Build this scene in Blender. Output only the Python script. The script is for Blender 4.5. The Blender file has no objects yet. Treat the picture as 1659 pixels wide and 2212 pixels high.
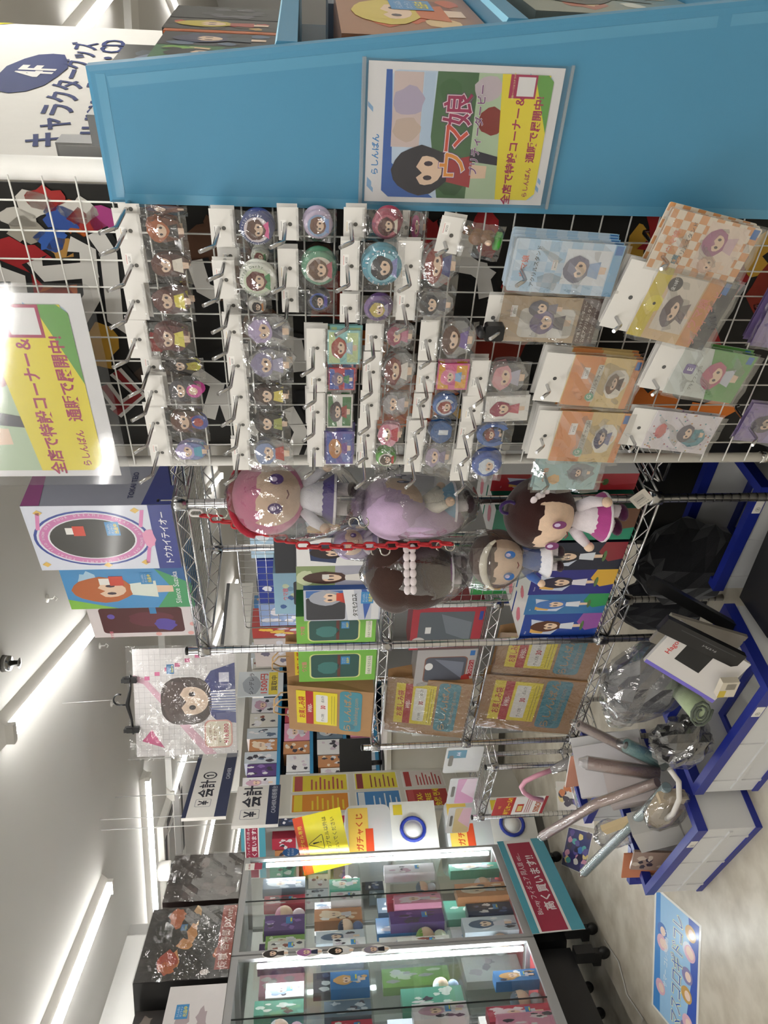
import bpy, math, random
from mathutils import Vector, Matrix
# ---------------------------------------------------------------- camera, world, exposure
SC = bpy.context.scene
COL = SC.collection
F, CAMH = 1640.0, 1.5                       # focal length in pixels of the 1659x2212 frame, eye height
PITCH, ROLL = math.radians(5.3), 0.0126
FWD = Vector((0, math.cos(PITCH), -math.sin(PITCH)))
_r0 = Vector((1, 0, 0)); _u0 = _r0.cross(FWD)
RIGHT = _r0 * math.cos(ROLL) - _u0 * math.sin(ROLL)
UP = RIGHT.cross(FWD)
cd = bpy.data.cameras.new('camera'); cam = bpy.data.objects.new('camera', cd); COL.objects.link(cam)
cd.sensor_fit = 'VERTICAL'; cd.sensor_height = 36.0; cd.lens = F / 2212 * 36.0; cd.clip_start = .02
cam.matrix_world = Matrix.Translation((0, 0, CAMH)) @ Matrix((-UP, RIGHT, -FWD)).transposed().to_4x4()   # phone held sideways
SC.camera = cam
w = bpy.data.worlds.new('world'); SC.world = w; w.use_nodes = True
w.node_tree.nodes['Background'].inputs[0].default_value = (.9, .95, 1, 1)
w.node_tree.nodes['Background'].inputs[1].default_value = .3
vs = SC.view_settings
vs.view_transform = 'Standard'; vs.look = 'None'; vs.gamma = 1; vs.use_curve_mapping = False
vs.exposure = 0.2
LAMP = 40.0                                  # radiance of the ceiling tubes
SC.cycles.transparent_max_bounces = 16
SC.cycles.max_bounces = 5; SC.cycles.diffuse_bounces = 3; SC.cycles.glossy_bounces = 3
SC.cycles.adaptive_threshold = .05; SC.cycles.use_light_tree = False
random.seed(7)
# ---------------------------------------------------------------- frames: R = racks, E = room
ANG = {'R': math.radians(-41.7), 'E': math.radians(-11.3)}
def _ray(rx, ry, f):
    d = FWD * F + RIGHT * (2212 - ry - 1106) - UP * (rx - 829.5)
    a = ANG[f]; c, s = math.cos(a), math.sin(a)
    return d.x * c + d.y * s, -d.x * s + d.y * c, d.z
def pf(rx, ry, n, f='R'):                    # photo pixel -> (s, z) on the upright plane at distance n
    x, y, z = _ray(rx, ry, f); return x * n / y, CAMH + z * n / y
def ps(rx, ry, s, f='E'):                    # photo pixel -> (n, z) on the upright plane at side position s
    x, y, z = _ray(rx, ry, f); return y * s / x, CAMH + z * s / x
def ph(rx, ry, h, f='R'):                    # photo pixel -> (s, n) at height h
    x, y, z = _ray(rx, ry, f); t = (h - CAMH) / z; return x * t, y * t
def W(f, s, n, z):
    a = ANG[f]; return Vector((s * math.cos(a) - n * math.sin(a), s * math.sin(a) + n * math.cos(a), z))
# ---------------------------------------------------------------- colours and materials
_lin = {}
def lin(h):
    if h in _lin: return _lin[h]
    if not isinstance(h, str): return h
    t = h.lstrip('#')
    if len(t) == 3: t = ''.join(c * 2 for c in t)
    v = [int(t[i:i + 2], 16) / 255 for i in (0, 2, 4)]
    v = tuple(c / 12.92 if c <= .04045 else ((c + .055) / 1.055) ** 2.4 for c in v) + (1.0,)
    _lin[h] = v; return v
MAT = {}
def node_mat(name):
    m = bpy.data.materials.new(name); m.use_nodes = True; nt = m.node_tree; nt.nodes.clear()
    o = nt.nodes.new('ShaderNodeOutputMaterial'); MAT[name] = m
    return nt, o
def surf(name, rough=.5, metal=0., spec=.5, var=.06, scale=30., bump=0., bscale=200., coat=0., sheen=0., solid=None, alpha=1.):
    nt, o = node_mat(name); N = nt.nodes.new; L = nt.links.new
    p = N('ShaderNodeBsdfPrincipled'); L(p.outputs[0], o.inputs[0])
    if solid is None:
        a = N('ShaderNodeAttribute'); a.attribute_name = 'Col'; src = a.outputs['Color']
    else:
        a = N('ShaderNodeRGB'); a.outputs[0].default_value = lin(solid); src = a.outputs[0]
    tc = N('ShaderNodeTexCoord'); nz = N('ShaderNodeTexNoise'); nz.inputs['Scale'].default_value = scale; nz.inputs['Detail'].default_value = 4
    L(tc.outputs['Object'], nz.inputs['Vector'])
    mr = N('ShaderNodeMapRange'); mr.inputs[3].default_value = 1 - var; mr.inputs[4].default_value = 1 + var
    L(nz.outputs[0], mr.inputs[0])
    mx = N('ShaderNodeVectorMath'); mx.operation = 'SCALE'; L(src, mx.inputs[0]); L(mr.outputs[0], mx.inputs['Scale'])
    L(mx.outputs[0], p.inputs['Base Color'])
    p.inputs['Roughness'].default_value = rough; p.inputs['Metallic'].default_value = metal
    p.inputs['Specular IOR Level'].default_value = spec; p.inputs['Coat Weight'].default_value = coat
    p.inputs['Coat Roughness'].default_value = .1; p.inputs['Sheen Weight'].default_value = sheen
    p.inputs['Alpha'].default_value = alpha
    if bump:
        n2 = N('ShaderNodeTexNoise'); n2.inputs['Scale'].default_value = bscale; L(tc.outputs['Object'], n2.inputs['Vector'])
        b = N('ShaderNodeBump'); b.inputs['Strength'].default_value = bump; b.inputs['Distance'].default_value = .002
        L(n2.outputs[0], b.inputs['Height']); L(b.outputs[0], p.inputs['Normal'])
    return MAT[name]
surf('paper', .75, var=.03); surf('coated', .32, var=.03, coat=.25); surf('plastic', .35, var=.04)
surf('rubber', .5, var=.05); surf('cloth', .95, var=.14, scale=60, bump=.5, bscale=400, sheen=.3, spec=.1)
surf('paint', .38, var=.03, scale=8, bump=.12, bscale=900); surf('chrome', .2, 1., var=.08, scale=80); surf('kraft', .85, var=.09, scale=25, bump=.25, bscale=60)
surf('dark_metal', .45, .6); surf('card', .6, var=.02)
def clear(name, tint, fac, rough, bump=0., bscale=20., white=0., edge=.5):
    nt, o = node_mat(name); N = nt.nodes.new; L = nt.links.new
    t = N('ShaderNodeBsdfTransparent'); t.inputs[0].default_value = lin(tint)
    g = N('ShaderNodeBsdfGlossy'); g.inputs['Roughness'].default_value = rough
    lw = N('ShaderNodeLayerWeight'); lw.inputs[0].default_value = .35
    mr = N('ShaderNodeMapRange'); mr.inputs[3].default_value = fac; mr.inputs[4].default_value = min(1, fac + edge)
    L(lw.outputs['Facing'], mr.inputs[0])
    m = N('ShaderNodeMixShader'); L(mr.outputs[0], m.inputs[0]); L(t.outputs[0], m.inputs[1]); L(g.outputs[0], m.inputs[2])
    out = m
    if white:
        d = N('ShaderNodeBsdfDiffuse'); d.inputs[0].default_value = (.9, .9, .9, 1)
        m2 = N('ShaderNodeMixShader'); m2.inputs[0].default_value = white
        L(m.outputs[0], m2.inputs[1]); L(d.outputs[0], m2.inputs[2]); out = m2
    if bump:
        tc = N('ShaderNodeTexCoord'); nz = N('ShaderNodeTexNoise'); nz.inputs['Scale'].default_value = bscale
        nz.inputs['Detail'].default_value = 3; nz.inputs['Distortion'].default_value = 1.6
        L(tc.outputs['Object'], nz.inputs['Vector'])
        b = N('ShaderNodeBump'); b.inputs['Strength'].default_value = bump; b.inputs['Distance'].default_value = .01
        L(nz.outputs[0], b.inputs['Height'])
        for x in (g, lw): L(b.outputs[0], x.inputs['Normal'])
    L(out.outputs[0], o.inputs[0]); return MAT[name]
clear('film', '#f4f4f4', .12, .06, .3, 30, .025, .4)
clear('loose_film', '#f4f4f4', .13, .06, .35, 16, .025, .45)
clear('glass', '#fbfdfc', .015, .02, 0, 8, 0, .35)
clear('sleeve_film', '#f8f8f8', .02, .08, .03, 5, .015, .12)
clear('window', '#e4e6e6', .06, .06, .15, 8)
clear('frosted', '#dcdad4', .06, .3, .3, 9, .62)
clear('acrylic', '#f2f2f2', .1, .05, 0, 8, .12)
def emit(name, col, st):
    nt, o = node_mat(name); e = nt.nodes.new('ShaderNodeEmission')
    e.inputs[0].default_value = lin(col); e.inputs[1].default_value = st
    nt.links.new(e.outputs[0], o.inputs[0])
emit('tube', '#fffdf8', LAMP); emit('strip', '#f6f9ff', 38.0)
def floor_mat():
    nt, o = node_mat('floor_vinyl'); N = nt.nodes.new; L = nt.links.new
    p = N('ShaderNodeBsdfPrincipled'); tc = N('ShaderNodeTexCoord'); a = N('ShaderNodeTexNoise'); a.inputs['Scale'].default_value = 9; a.inputs['Detail'].default_value = 6
    r = N('ShaderNodeValToRGB'); r.color_ramp.elements[0].color = lin('#a9a08f'); r.color_ramp.elements[1].color = lin('#c6bfb0')
    r.color_ramp.elements[0].position = .3; r.color_ramp.elements[1].position = .62
    L(tc.outputs['Object'], a.inputs['Vector']); L(a.outputs[0], r.inputs[0]); L(r.outputs[0], p.inputs['Base Color'])
    p.inputs['Roughness'].default_value = .32; L(p.outputs[0], o.inputs[0])
floor_mat()
surf('plaster', .9, var=.02, scale=3, solid='#e6e5e2'); surf('ceiling_paint', .9, var=.02, scale=3, solid='#d4d2ce')
# ---------------------------------------------------------------- mesh builder (x right, y away from the viewer, z up)
class M:
    def __init__(s): s.v = []; s.f = []; s.c = []; s.sm = []
    def add(s, vs, fs, c, sm=False):
        b = len(s.v); s.v += [tuple(v) for v in vs]
        for i, f in enumerate(fs):
            s.f.append([b + k for k in f]); s.c.append(lin(c[i] if isinstance(c, list) else c)); s.sm.append(sm)
        return s
    def box(s, x0, x1, y0, y1, z0, z1, c, front=None, back=None, side=None, top=None, left=None):
        vs = [(x, y, z) for z in (z0, z1) for y in (y0, y1) for x in (x0, x1)]
        fs = [(0, 1, 5, 4), (3, 2, 6, 7), (2, 0, 4, 6), (1, 3, 7, 5), (4, 5, 7, 6), (2, 3, 1, 0)]
        return s.add(vs, fs, [front or c, back or c, left or side or c, side or c, top or c, c])
    def hull(s, ring0, ring1, c, caps=True, sm=False):
        n = len(ring0); fs = [(i, (i + 1) % n, n + (i + 1) % n, n + i) for i in range(n)]
        if caps: fs += [tuple(range(n))[::-1], tuple(range(n, 2 * n))]
        return s.add(list(ring0) + list(ring1), fs, c, sm)
    def poly(s, pts, y, c): return s.add([(x, y, z) for x, z in pts], [tuple(range(len(pts)))], c)
    def rect(s, x0, z0, x1, z1, y, c): return s.poly([(x0, z0), (x1, z0), (x1, z1), (x0, z1)], y, c)
    def plate(s, pts, y0, y1, c):            # outline with thickness
        return s.hull([(x, y0, z) for x, z in pts], [(x, y1, z) for x, z in pts], c)
    def tube(s, pts, r, c='#888', n=6, closed=False, caps=True):
        pts = [Vector(p) for p in pts]; k = len(pts); base = len(s.v); ref = None
        for i, p in enumerate(pts):
            a = pts[i - 1] if (i or closed) else pts[0]; b = pts[(i + 1) % k] if (i < k - 1 or closed) else pts[-1]
            t = (b - a); t = t.normalized() if t.length > 1e-9 else Vector((0, 0, 1))
            if ref is None: ref = Vector((0, 0, 1)) if abs(t.z) < .9 else Vector((1, 0, 0))
            u = t.cross(ref)
            if u.length < 1e-6: u = t.cross(Vector((.3, .7, .2)))
            u.normalize(); v = t.cross(u); ref = u.cross(t) if u.cross(t).length > 1e-6 else ref
            rr = r[i] if isinstance(r, (list, tuple)) else r
            for j in range(n):
                q = 2 * math.pi * j / n; w_ = p + u * (rr * math.cos(q)) + v * (rr * math.sin(q)); s.v.append((w_.x, w_.y, w_.z))
        for i in range(k if closed else k - 1):
            i2 = (i + 1) % k
            for j in range(n):
                j2 = (j + 1) % n
                s.f.append([base + i * n + j, base + i * n + j2, base + i2 * n + j2, base + i2 * n + j]); s.c.append(lin(c)); s.sm.append(True)
        if caps and not closed:
            s.f += [[base + j for j in range(n)][::-1], [base + (k - 1) * n + j for j in range(n)]]; s.c += [lin(c)] * 2; s.sm += [False] * 2
        return s
    def lathe(s, prof, c, n=16, cx=0, cy=0, axis='z', sm=True):   # prof = [(r, h)]
        vs = []
        for r, h in prof:
            for j in range(n):
                q = 2 * math.pi * j / n; a, b = r * math.cos(q), r * math.sin(q)
                vs.append((cx + a, cy + b, h) if axis == 'z' else (cx + a, h, cy + b) if axis == 'y' else (h, cx + a, cy + b))
        fs = []
        for i in range(len(prof) - 1):
            for j in range(n):
                q = (i * n + j, i * n + (j + 1) % n, (i + 1) * n + (j + 1) % n, (i + 1) * n + j)
                fs.append(q if axis == 'z' else q[::-1])
        return s.add(vs, fs, c if not isinstance(c, list) else [c[min(i // n, len(c) - 1)] for i in range(len(fs))], sm)
    def ball(s, c, r, col, nu=16, nv=10, fn=None):
        vs = []; fs = []
        for i in range(nv + 1):
            th = math.pi * i / nv
            for j in range(nu):
                q = 2 * math.pi * j / nu; d = Vector((math.sin(th) * math.cos(q), math.sin(th) * math.sin(q), math.cos(th)))
                k = fn(d) if fn else 1
                vs.append((c[0] + r[0] * d.x * k, c[1] + r[1] * d.y * k, c[2] + r[2] * d.z * k))
        for i in range(nv):
            for j in range(nu):
                fs.append((i * nu + j, (i + 1) * nu + j, (i + 1) * nu + (j + 1) % nu, i * nu + (j + 1) % nu))
        return s.add(vs, fs, col, True)
    def sheet(s, x0, x1, z0, z1, y, nx, nz, amp, c='#fff', puff=0., seed=0, sm=True):
        rn = random.Random(seed); vs = []; fs = []
        for i in range(nz + 1):
            for j in range(nx + 1):
                u, v = j / nx, i / nz
                e = math.sin(math.pi * u) * math.sin(math.pi * v)
                vs.append((x0 + (x1 - x0) * u, y - puff * e ** .6 + rn.uniform(-amp, amp) * (1 if 0 < i < nz or 0 < j < nx else .3), z0 + (z1 - z0) * v))
        for i in range(nz):
            for j in range(nx):
                a = i * (nx + 1) + j; fs.append((a, a + 1, a + nx + 2, a + nx + 1))
        return s.add(vs, fs, c, sm)
    def text(s, st, x, z, size, y, c, bold=.01, align='c', rot=0., sx=1., vert=False):
        vs, fs, wd = tmesh(st, bold)
        ox = {'l': 0, 'c': -wd / 2, 'r': -wd}[align]; ca, sa = math.cos(rot), math.sin(rot); out = []
        for a, b in vs:
            p, q = (a + ox) * size * sx, b * size
            out.append((x + p * ca - q * sa, y, z + p * sa + q * ca))
        return s.add(out, fs, c)
    def xf(s, fn): s.v = [fn(*v) for v in s.v]; return s
    def move(s, dx=0, dy=0, dz=0): return s.xf(lambda x, y, z: (x + dx, y + dy, z + dz))
    def join(s, o):
        b = len(s.v); s.v += o.v; s.f += [[b + k for k in f] for f in o.f]; s.c += o.c; s.sm += o.sm; return s
    def mesh(s, name, mat):
        me = bpy.data.meshes.new(name); me.from_pydata(s.v, [], s.f)
        at = me.attributes.new('Col', 'FLOAT_COLOR', 'FACE'); at.data.foreach_set('color', [k for c in s.c for k in c])
        me.polygons.foreach_set('use_smooth', s.sm); me.materials.append(MAT[mat]); me.update(); return me
_tc = {}
def tmesh(st, bold):
    k = (st, bold)
    if k in _tc: return _tc[k]
    cu = bpy.data.curves.new('t', 'FONT'); cu.body = st; cu.size = 1; cu.resolution_u = 2; cu.offset = bold; cu.fill_mode = 'FRONT'
    ob = bpy.data.objects.new('t', cu); COL.objects.link(ob)
    dg = bpy.context.evaluated_depsgraph_get(); me = ob.evaluated_get(dg).to_mesh()
    vs = [(v.co.x, v.co.y) for v in me.vertices]; fs = [tuple(p.vertices) for p in me.polygons]
    ob.evaluated_get(dg).to_mesh_clear(); bpy.data.objects.remove(ob); bpy.data.curves.remove(cu)
    fs = [f if sum(vs[f[i]][0] * vs[f[(i + 1) % len(f)]][1] - vs[f[(i + 1) % len(f)]][0] * vs[f[i]][1] for i in range(len(f))) > 0 else f[::-1] for f in fs]
    x0 = min([v[0] for v in vs] or [0]); wd = max([v[0] for v in vs] or [0]) - x0; vs = [(a - x0, b) for a, b in vs]
    _tc[k] = (vs, fs, wd); return _tc[k]
def ell(cx, cz, rx, rz, n=20, a0=0., a1=2 * math.pi):
    return [(cx + rx * math.cos(a0 + (a1 - a0) * i / n), cz + rz * math.sin(a0 + (a1 - a0) * i / n)) for i in range(n)]
def rr(x0, z0, x1, z1, r, k=4):
    o = []
    for cx, cz, a in ((x1 - r, z0 + r, -90), (x1 - r, z1 - r, 0), (x0 + r, z1 - r, 90), (x0 + r, z0 + r, 180)):
        o += [(cx + r * math.cos(math.radians(a + 90 * i / k)), cz + r * math.sin(math.radians(a + 90 * i / k))) for i in range(k + 1)]
    return o
def blob(cx, cz, rx, rz, seed, n=18, amp=.16):
    rn = random.Random(seed)
    return [(cx + rx * (1 + rn.uniform(-amp, amp)) * math.cos(2 * math.pi * i / n), cz + rz * (1 + rn.uniform(-amp, amp)) * math.sin(2 * math.pi * i / n)) for i in range(n)]
# ---------------------------------------------------------------- objects
def _obj(name, data, par=None):
    o = bpy.data.objects.new(name, data); COL.objects.link(o)
    if par: o.parent = par
    return o
def tag(o, label=None, cat=None, group=None, kind=None):
    for k, v in (('label', label), ('category', cat), ('group', group), ('kind', kind)):
        if v: o[k] = v
    return o
def place(o, f, s, n, z, rz=0., rx=0., ry=0.):
    o.location = W(f, s, n, z); o.rotation_euler = (rx, ry, ANG[f] + rz); return o
def thing(name, label, cat, f, s, n, z, rz=0., group=None, rx=0., ry=0.):
    return tag(place(_obj(name, None), f, s, n, z, rz, rx, ry), label, cat, group)
def part(par, name, m, mat, label=None, kind=None):
    o = _obj(name, m.mesh(name, mat) if isinstance(m, M) else m, par); return tag(o, label, kind=kind)
def solo(name, label, cat, m, mat, f, s, n, z, rz=0., group=None, rx=0., ry=0.):
    return tag(place(_obj(name, m.mesh(name, mat) if isinstance(m, M) else m), f, s, n, z, rz, rx, ry), label, cat, group)
def struct(name, m, mat, f='E', s=0, n=0, z=0, par=None):
    o = _obj(name, m.mesh(name, mat), par)
    if not par: place(o, f, s, n, z); o['kind'] = 'structure'
    return o
def dup(o, par=None):
    c = o.copy(); COL.objects.link(c); c.parent = par
    for ch in list(o.children): dup(ch, c)
    return c
# ================================================================ the room
CE = 2.75
struct('floor', M().box(-9, 5, -4, 13.5, -.05, 0, '#ccc'), 'floor_vinyl')
struct('ceiling', M().box(-9, 5, -4, 13.5, CE, CE + .05, '#ddd'), 'ceiling_paint')
struct('wall_left', M().box(-3.8, -3.7, -4, 4.57, 0, CE, '#ddd'), 'plaster')
struct('wall_recess', M().box(-9, -3.7, 4.47, 4.57, 0, CE, '#ddd'), 'plaster')
struct('wall_far', M().box(-9, 5, 13.4, 13.5, 0, CE, '#ddd'), 'plaster')
struct('wall_right', M().box(4.9, 5, -4, 13.5, 0, CE, '#ddd'), 'plaster')
struct('wall_rear', M().box(-9, 5, -4, -3.9, 0, CE, '#ddd'), 'plaster')
struct('wall_side', M().box(-9, -8.9, 4.5, 13.5, 0, CE, '#ddd'), 'plaster')
struct('baseboard_left', M().box(-3.7, -3.69, -4, 4.57, 0, .07, '#555'), 'plastic')
struct('trim_1', M().box(-9, 5, 5.9, 6.15, CE - .05, CE, '#ddd'), 'plaster')
# ---------------------------------------------------------------- ceiling lights
def lamp(s, n, ang, label, length=1.24, vis=True):
    h = length / 2
    t = thing('ceiling_light', label, 'ceiling light', 'E', s, n, CE, ang, 'bar lights on the ceiling')
    m = M(); m.hull([(-h, -.075, -.001), (h, -.075, -.001), (h, .075, -.001), (-h, .075, -.001)][::-1], [(-h, -.04, -.035), (h, -.04, -.035), (h, .04, -.035), (-h, .04, -.035)][::-1], '#e8e5df')
    part(t, 'housing', m, 'paint')
    m = M(); q = [(.036 * math.cos(math.radians(a)), -.035 - .03 * math.sin(math.radians(a))) for a in range(0, 181, 30)]
    x = h - .03
    m.hull([(-x, a, b) for a, b in q], [(x, a, b) for a, b in q], '#fff')
    part(t, 'diffuser', m, 'tube')
    for e in (-1, 1):
        part(t, 'end_cap', M().box(*sorted((e * (h - .03), e * (h + .002))), -.04, .04, -.066, -.034, '#e0ddd6'), 'paint')
    return t
Q = math.pi / 2
lamp(-1.45, 3.5, Q, 'long bar light on the ceiling above the tall figure boxes')
lamp(-3.0, 3.42, Q, 'bar light on the ceiling above the glass showcase')
lamp(-3.53, 5.09, 0, 'bar light on the ceiling next to the dome camera')
lamp(-3.57, 6.5, Q, 'bar light just above the hanging cashier sign')
lamp(-5.25, 7.9, Q, 'small distant bar light left of the hanging cashier sign')
lamp(-7.1, 10.4, Q, 'farthest small bar light, left below the cashier sign')
lamp(-3.36, 9.3, Q, 'distant bar light seen through the wire rack, nearer one')
lamp(-3.4, 11.0, Q, 'distant bar light seen through the wire rack, farther one')
lamp(1.95, 4.97, math.radians(56), 'bar light behind the floor guide banner')
for i, (s, n) in enumerate(((-1.45, .9), (-1.45, -1.7), (-3.0, .9), (-3.0, -1.7), (.1, .3), (.1, -1.9), (1.65, .3), (1.65, -1.9), (3.2, 1.2), (3.2, -1.9), (3.3, 3.6), (1.7, 2.6), (-5.3, 5.6), (-1.5, 9.5), (1.0, 8), (3.2, 8))):
    lamp(s, n, Q, 'bar light outside the picture, %s of the room, %s' % ('far left' if s < -2.5 else 'left' if s < 0 else 'middle' if s < 1 else 'right' if s < 2.5 else 'far right', 'behind the viewer' if n < -1 else 'overhead' if n < 1.3 else 'ahead' if n < 4 else 'at the far end'))
# ---------------------------------------------------------------- wire racks
def post(h, r=.0127):
    m = M().lathe([(0, 0), (r, 0), (r, h - .004), (r * .8, h), (0, h)], '#d6d6d8', 12); z = .03
    while z < h - .02:
        m.lathe([(r * 1.004, z), (r * 1.03, z + .0008), (r * 1.004, z + .0016)], '#6c6c70', 12); z += .0254
    return m
def truss(x0, y0, x1, y1, pitch=.042):
    m = M(); a = Vector((x0, y0, 0)); b = Vector((x1, y1, 0)); L = (b - a).length; k = max(2, int(L / pitch) // 2 * 2)
    m.tube([a, b], .0036, '#d6d6d8', 6); m.tube([a + Vector((0, 0, -.034)), b + Vector((0, 0, -.034))], .0036, '#d6d6d8', 6)
    m.tube([a.lerp(b, i / k) + Vector((0, 0, -.002 if i % 2 else -.032)) for i in range(k + 1)], .0025, '#d6d6d8', 5)
    return m
def wire_rack(label, s, n, w, d, h, shelves, posts='1111', grp='chrome wire racks'):
    t = thing('wire_rack', label, 'rack', 'R', s, n, 0, 0)
    pm = post(h).mesh('post', 'chrome'); cm = M().lathe([(.013, -.018), (.019, -.018), (.021, .012), (.019, .018), (.013, .018)], '#c0c0c2', 12).mesh('sleeve', 'chrome')
    cap = M().lathe([(0, 0), (.0135, 0), (.0135, .006), (.006, .009), (0, .009)], '#222', 12).mesh('cap', 'plastic')
    for i, (x, y) in enumerate(((0, 0), (w, 0), (0, d), (w, d))):
        if posts[i] == '0': continue
        p = part(t, 'post', pm, 'chrome'); p.location = (x, y, 0); c = part(p, 'cap', cap, 'plastic'); c.location = (0, 0, h)
        for z in shelves:
            c = part(p, 'sleeve', cm, 'chrome'); c.location = (0, 0, z - .017)
    g = .018
    parts = [truss(g, 0, w - g, 0), truss(g, d, w - g, d), truss(0, g, 0, d - g), truss(w, g, w, d - g)]
    dk = M(); k = int(w / .025)
    for i in range(1, k): dk.tube([(w * i / k, 0, .002), (w * i / k, d, .002)], .0016, '#c4c4c6', 4, caps=False)
    for y in (d * .33, d * .67): dk.tube([(0, y, -.003), (w, y, -.003)], .0028, '#c4c4c6', 5)
    ms = [p.mesh('shelf_truss', 'chrome') for p in parts]; dm = dk.mesh('wire_deck', 'chrome')
    for z in shelves:
        dd = part(t, 'wire_deck', dm, 'chrome', kind='stuff'); dd.location = (0, 0, z)
        for m in ms: o = part(dd, 'shelf_truss', m, 'chrome'); o.location = (0, 0, 0)
    return t
RN, RS0, RS1 = 1.536, -1.944, -1.33          # near rack: front plane, left and right posts
ST, SM_, SL = 1.865, 1.29, .572              # its shelf heights
wire_rack('tall chrome wire rack hung with plush dolls, beside the mesh panel', RS0, RN, RS1 - RS0, .46, 1.9, (ST, SM_, SL))
wire_rack('chrome wire rack mostly hidden behind the white mesh panel', RS1 + .03, RN + .02, .61, .46, 1.9, (ST, SL), '0101')
N2, S2L, S2R = 1.78, -2.955, -2.03
H2 = (1.262, .862, .382)
wire_rack('lower chrome wire rack holding the brown lucky bags', S2L, N2, S2R - S2L, .36, 1.3, H2)
S3R, N3 = -3.31, 1.86
wire_rack('short chrome wire rack with a sale notice, behind the crates', S3R - .5, N3, .5, .36, .69, (.665, .12))
# wire grid panel standing on the near rack
def grid(label, s0, s1, n, z0, z1, step=.035, col='#b0b0b2', nm='wire_grid', mat='chrome', r=.0013, rz=0):
    t = thing(nm, label, 'grid', 'R', s0, n, z0, rz); w_, h_ = s1 - s0, z1 - z0
    part(t, 'rim', M().tube([(0, 0, .01), (.01, 0, 0), (w_ - .01, 0, 0), (w_, 0, .01), (w_, 0, h_ - .01), (w_ - .01, 0, h_), (.01, 0, h_), (0, 0, h_ - .01)], r * 2, col, 6, closed=True), mat)
    m = M()
    for i in range(1, int(w_ / step)): m.tube([(i * step, 0, 0), (i * step, 0, h_)], r, col, 4, caps=False)
    for i in range(1, int(h_ / step)): m.tube([(0, .002, i * step), (w_, .002, i * step)], r, col, 4, caps=False)
    part(t, 'wires', m, mat, kind='stuff'); return t
s0, z1 = pf(490, 1350, 2.02); s1, _ = pf(500, 1160, 2.02)
grid('silver wire grid closing the back of the rack under its top shelf', -2.42, -1.76, 2.02, 1.33, 1.78)
grid('small silver wire grid beside the brown long-haired doll', -1.93, -1.72, 1.70, .83, 1.2)
# ================================================================ white mesh partition with its hooks
MN = 1.30
t = thing('mesh_panel', 'white wire mesh partition hung with rows of packed charms', 'mesh panel', 'R', -1.015, MN, .45)
MW, MH = .585, 1.75
def mp(s, z): return s + 1.015, z - .45
part(t, 'frame_post', M().tube([(0, .012, -.02), (0, .012, MH)], .0115, '#dcd9d2', 10), 'paint')
part(t, 'frame_post', M().tube([(MW + .002, .03, 0), (MW + .002, .03, MH)], .019, '#f0eee9', 12), 'paint')
part(t, 'collar', M().lathe([(.0118, .01), (.0135, .01), (.0135, .03), (.0118, .03)], '#c8c6c0', 12, 0, .012), 'chrome')
wv = M().tube([(0, 0, 0), (0, 0, MH)], .0016, '#eceae4', 5).mesh('wire', 'paint')
wh = M().tube([(0, 0, 0), (MW, 0, 0)], .0016, '#eceae4', 5).mesh('wire', 'paint')
for i in range(1, 12): o = part(t, 'wire', wv, 'paint'); o.location = (i * .0495, .003, 0)
for i in range(0, 34): o = part(t, 'wire', wh, 'paint'); o.location = (0, 0, .02 + i * .052)
# ================================================================ blue display unit, end panel towards the viewer
BN = 1.27
BLUE = '#4a89ab'
t = thing('display_unit', 'blue metal display unit with slanted end panel, holding boxed figures', 'display unit', 'R', -.46, BN, 0)
def slant(z): return .193 + (1.82 - z) * .124            # front edge of the panel, measured from its back edge
m = M(); q0 = [(0, 0, 0), (slant(0), 0, 0), (slant(1.82), 0, 1.82), (0, 0, 1.82)]; r_ = .006
m.hull([(x + (r_ if x == 0 else -r_), 0, z + (r_ if z == 0 else -r_)) for x, y, z in q0], [(x, r_, z) for x, y, z in q0], BLUE, caps=True)
m.hull([(x, r_, z) for x, y, z in q0], [(x, .026, z) for x, y, z in q0], BLUE)
part(t, 'end_panel', m, 'paint')
m = M(); tc_ = '#5694b4'
for a, b, wd in (((.008, .1), (.008, 1.795), .016), ((.01, 1.80), (.185, 1.80), .014), ((slant(1.79) - .022, 1.79), (slant(.9) - .022, .9), .015), ((slant(.88) - .022, .88), (slant(.2) - .022, .2), .015)):
    d = Vector((b[0] - a[0], b[1] - a[1])).normalized(); p = Vector((-d.y, d.x)) * wd / 2; p = p if p.x >= 0 else -p
    A, B_ = Vector(a), Vector(b); qd = [A - p, A + p, B_ + p, B_ - p]
    m.plate([(v.x, v.y) for v in (qd if (qd[1] - qd[0]).x * (qd[2] - qd[1]).y - (qd[1] - qd[0]).y * (qd[2] - qd[1]).x > 0 else qd[::-1])], -.0005, .001, tc_)
part(t, 'clear_tape', m, 'coated')
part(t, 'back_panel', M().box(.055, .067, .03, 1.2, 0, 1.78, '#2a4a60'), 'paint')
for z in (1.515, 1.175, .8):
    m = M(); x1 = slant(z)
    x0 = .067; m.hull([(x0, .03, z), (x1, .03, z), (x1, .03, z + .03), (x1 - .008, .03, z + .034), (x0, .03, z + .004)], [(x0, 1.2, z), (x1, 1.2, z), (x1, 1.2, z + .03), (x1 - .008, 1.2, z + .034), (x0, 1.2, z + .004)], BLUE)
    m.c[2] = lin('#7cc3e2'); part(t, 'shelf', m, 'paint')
m = M()
for k in range(6): m.box(.0672, .0685, .62, .66, 1.36 + k * .018, 1.368 + k * .018, '#0c1820')
part(t, 'vent_slots', m, 'paint')
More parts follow.
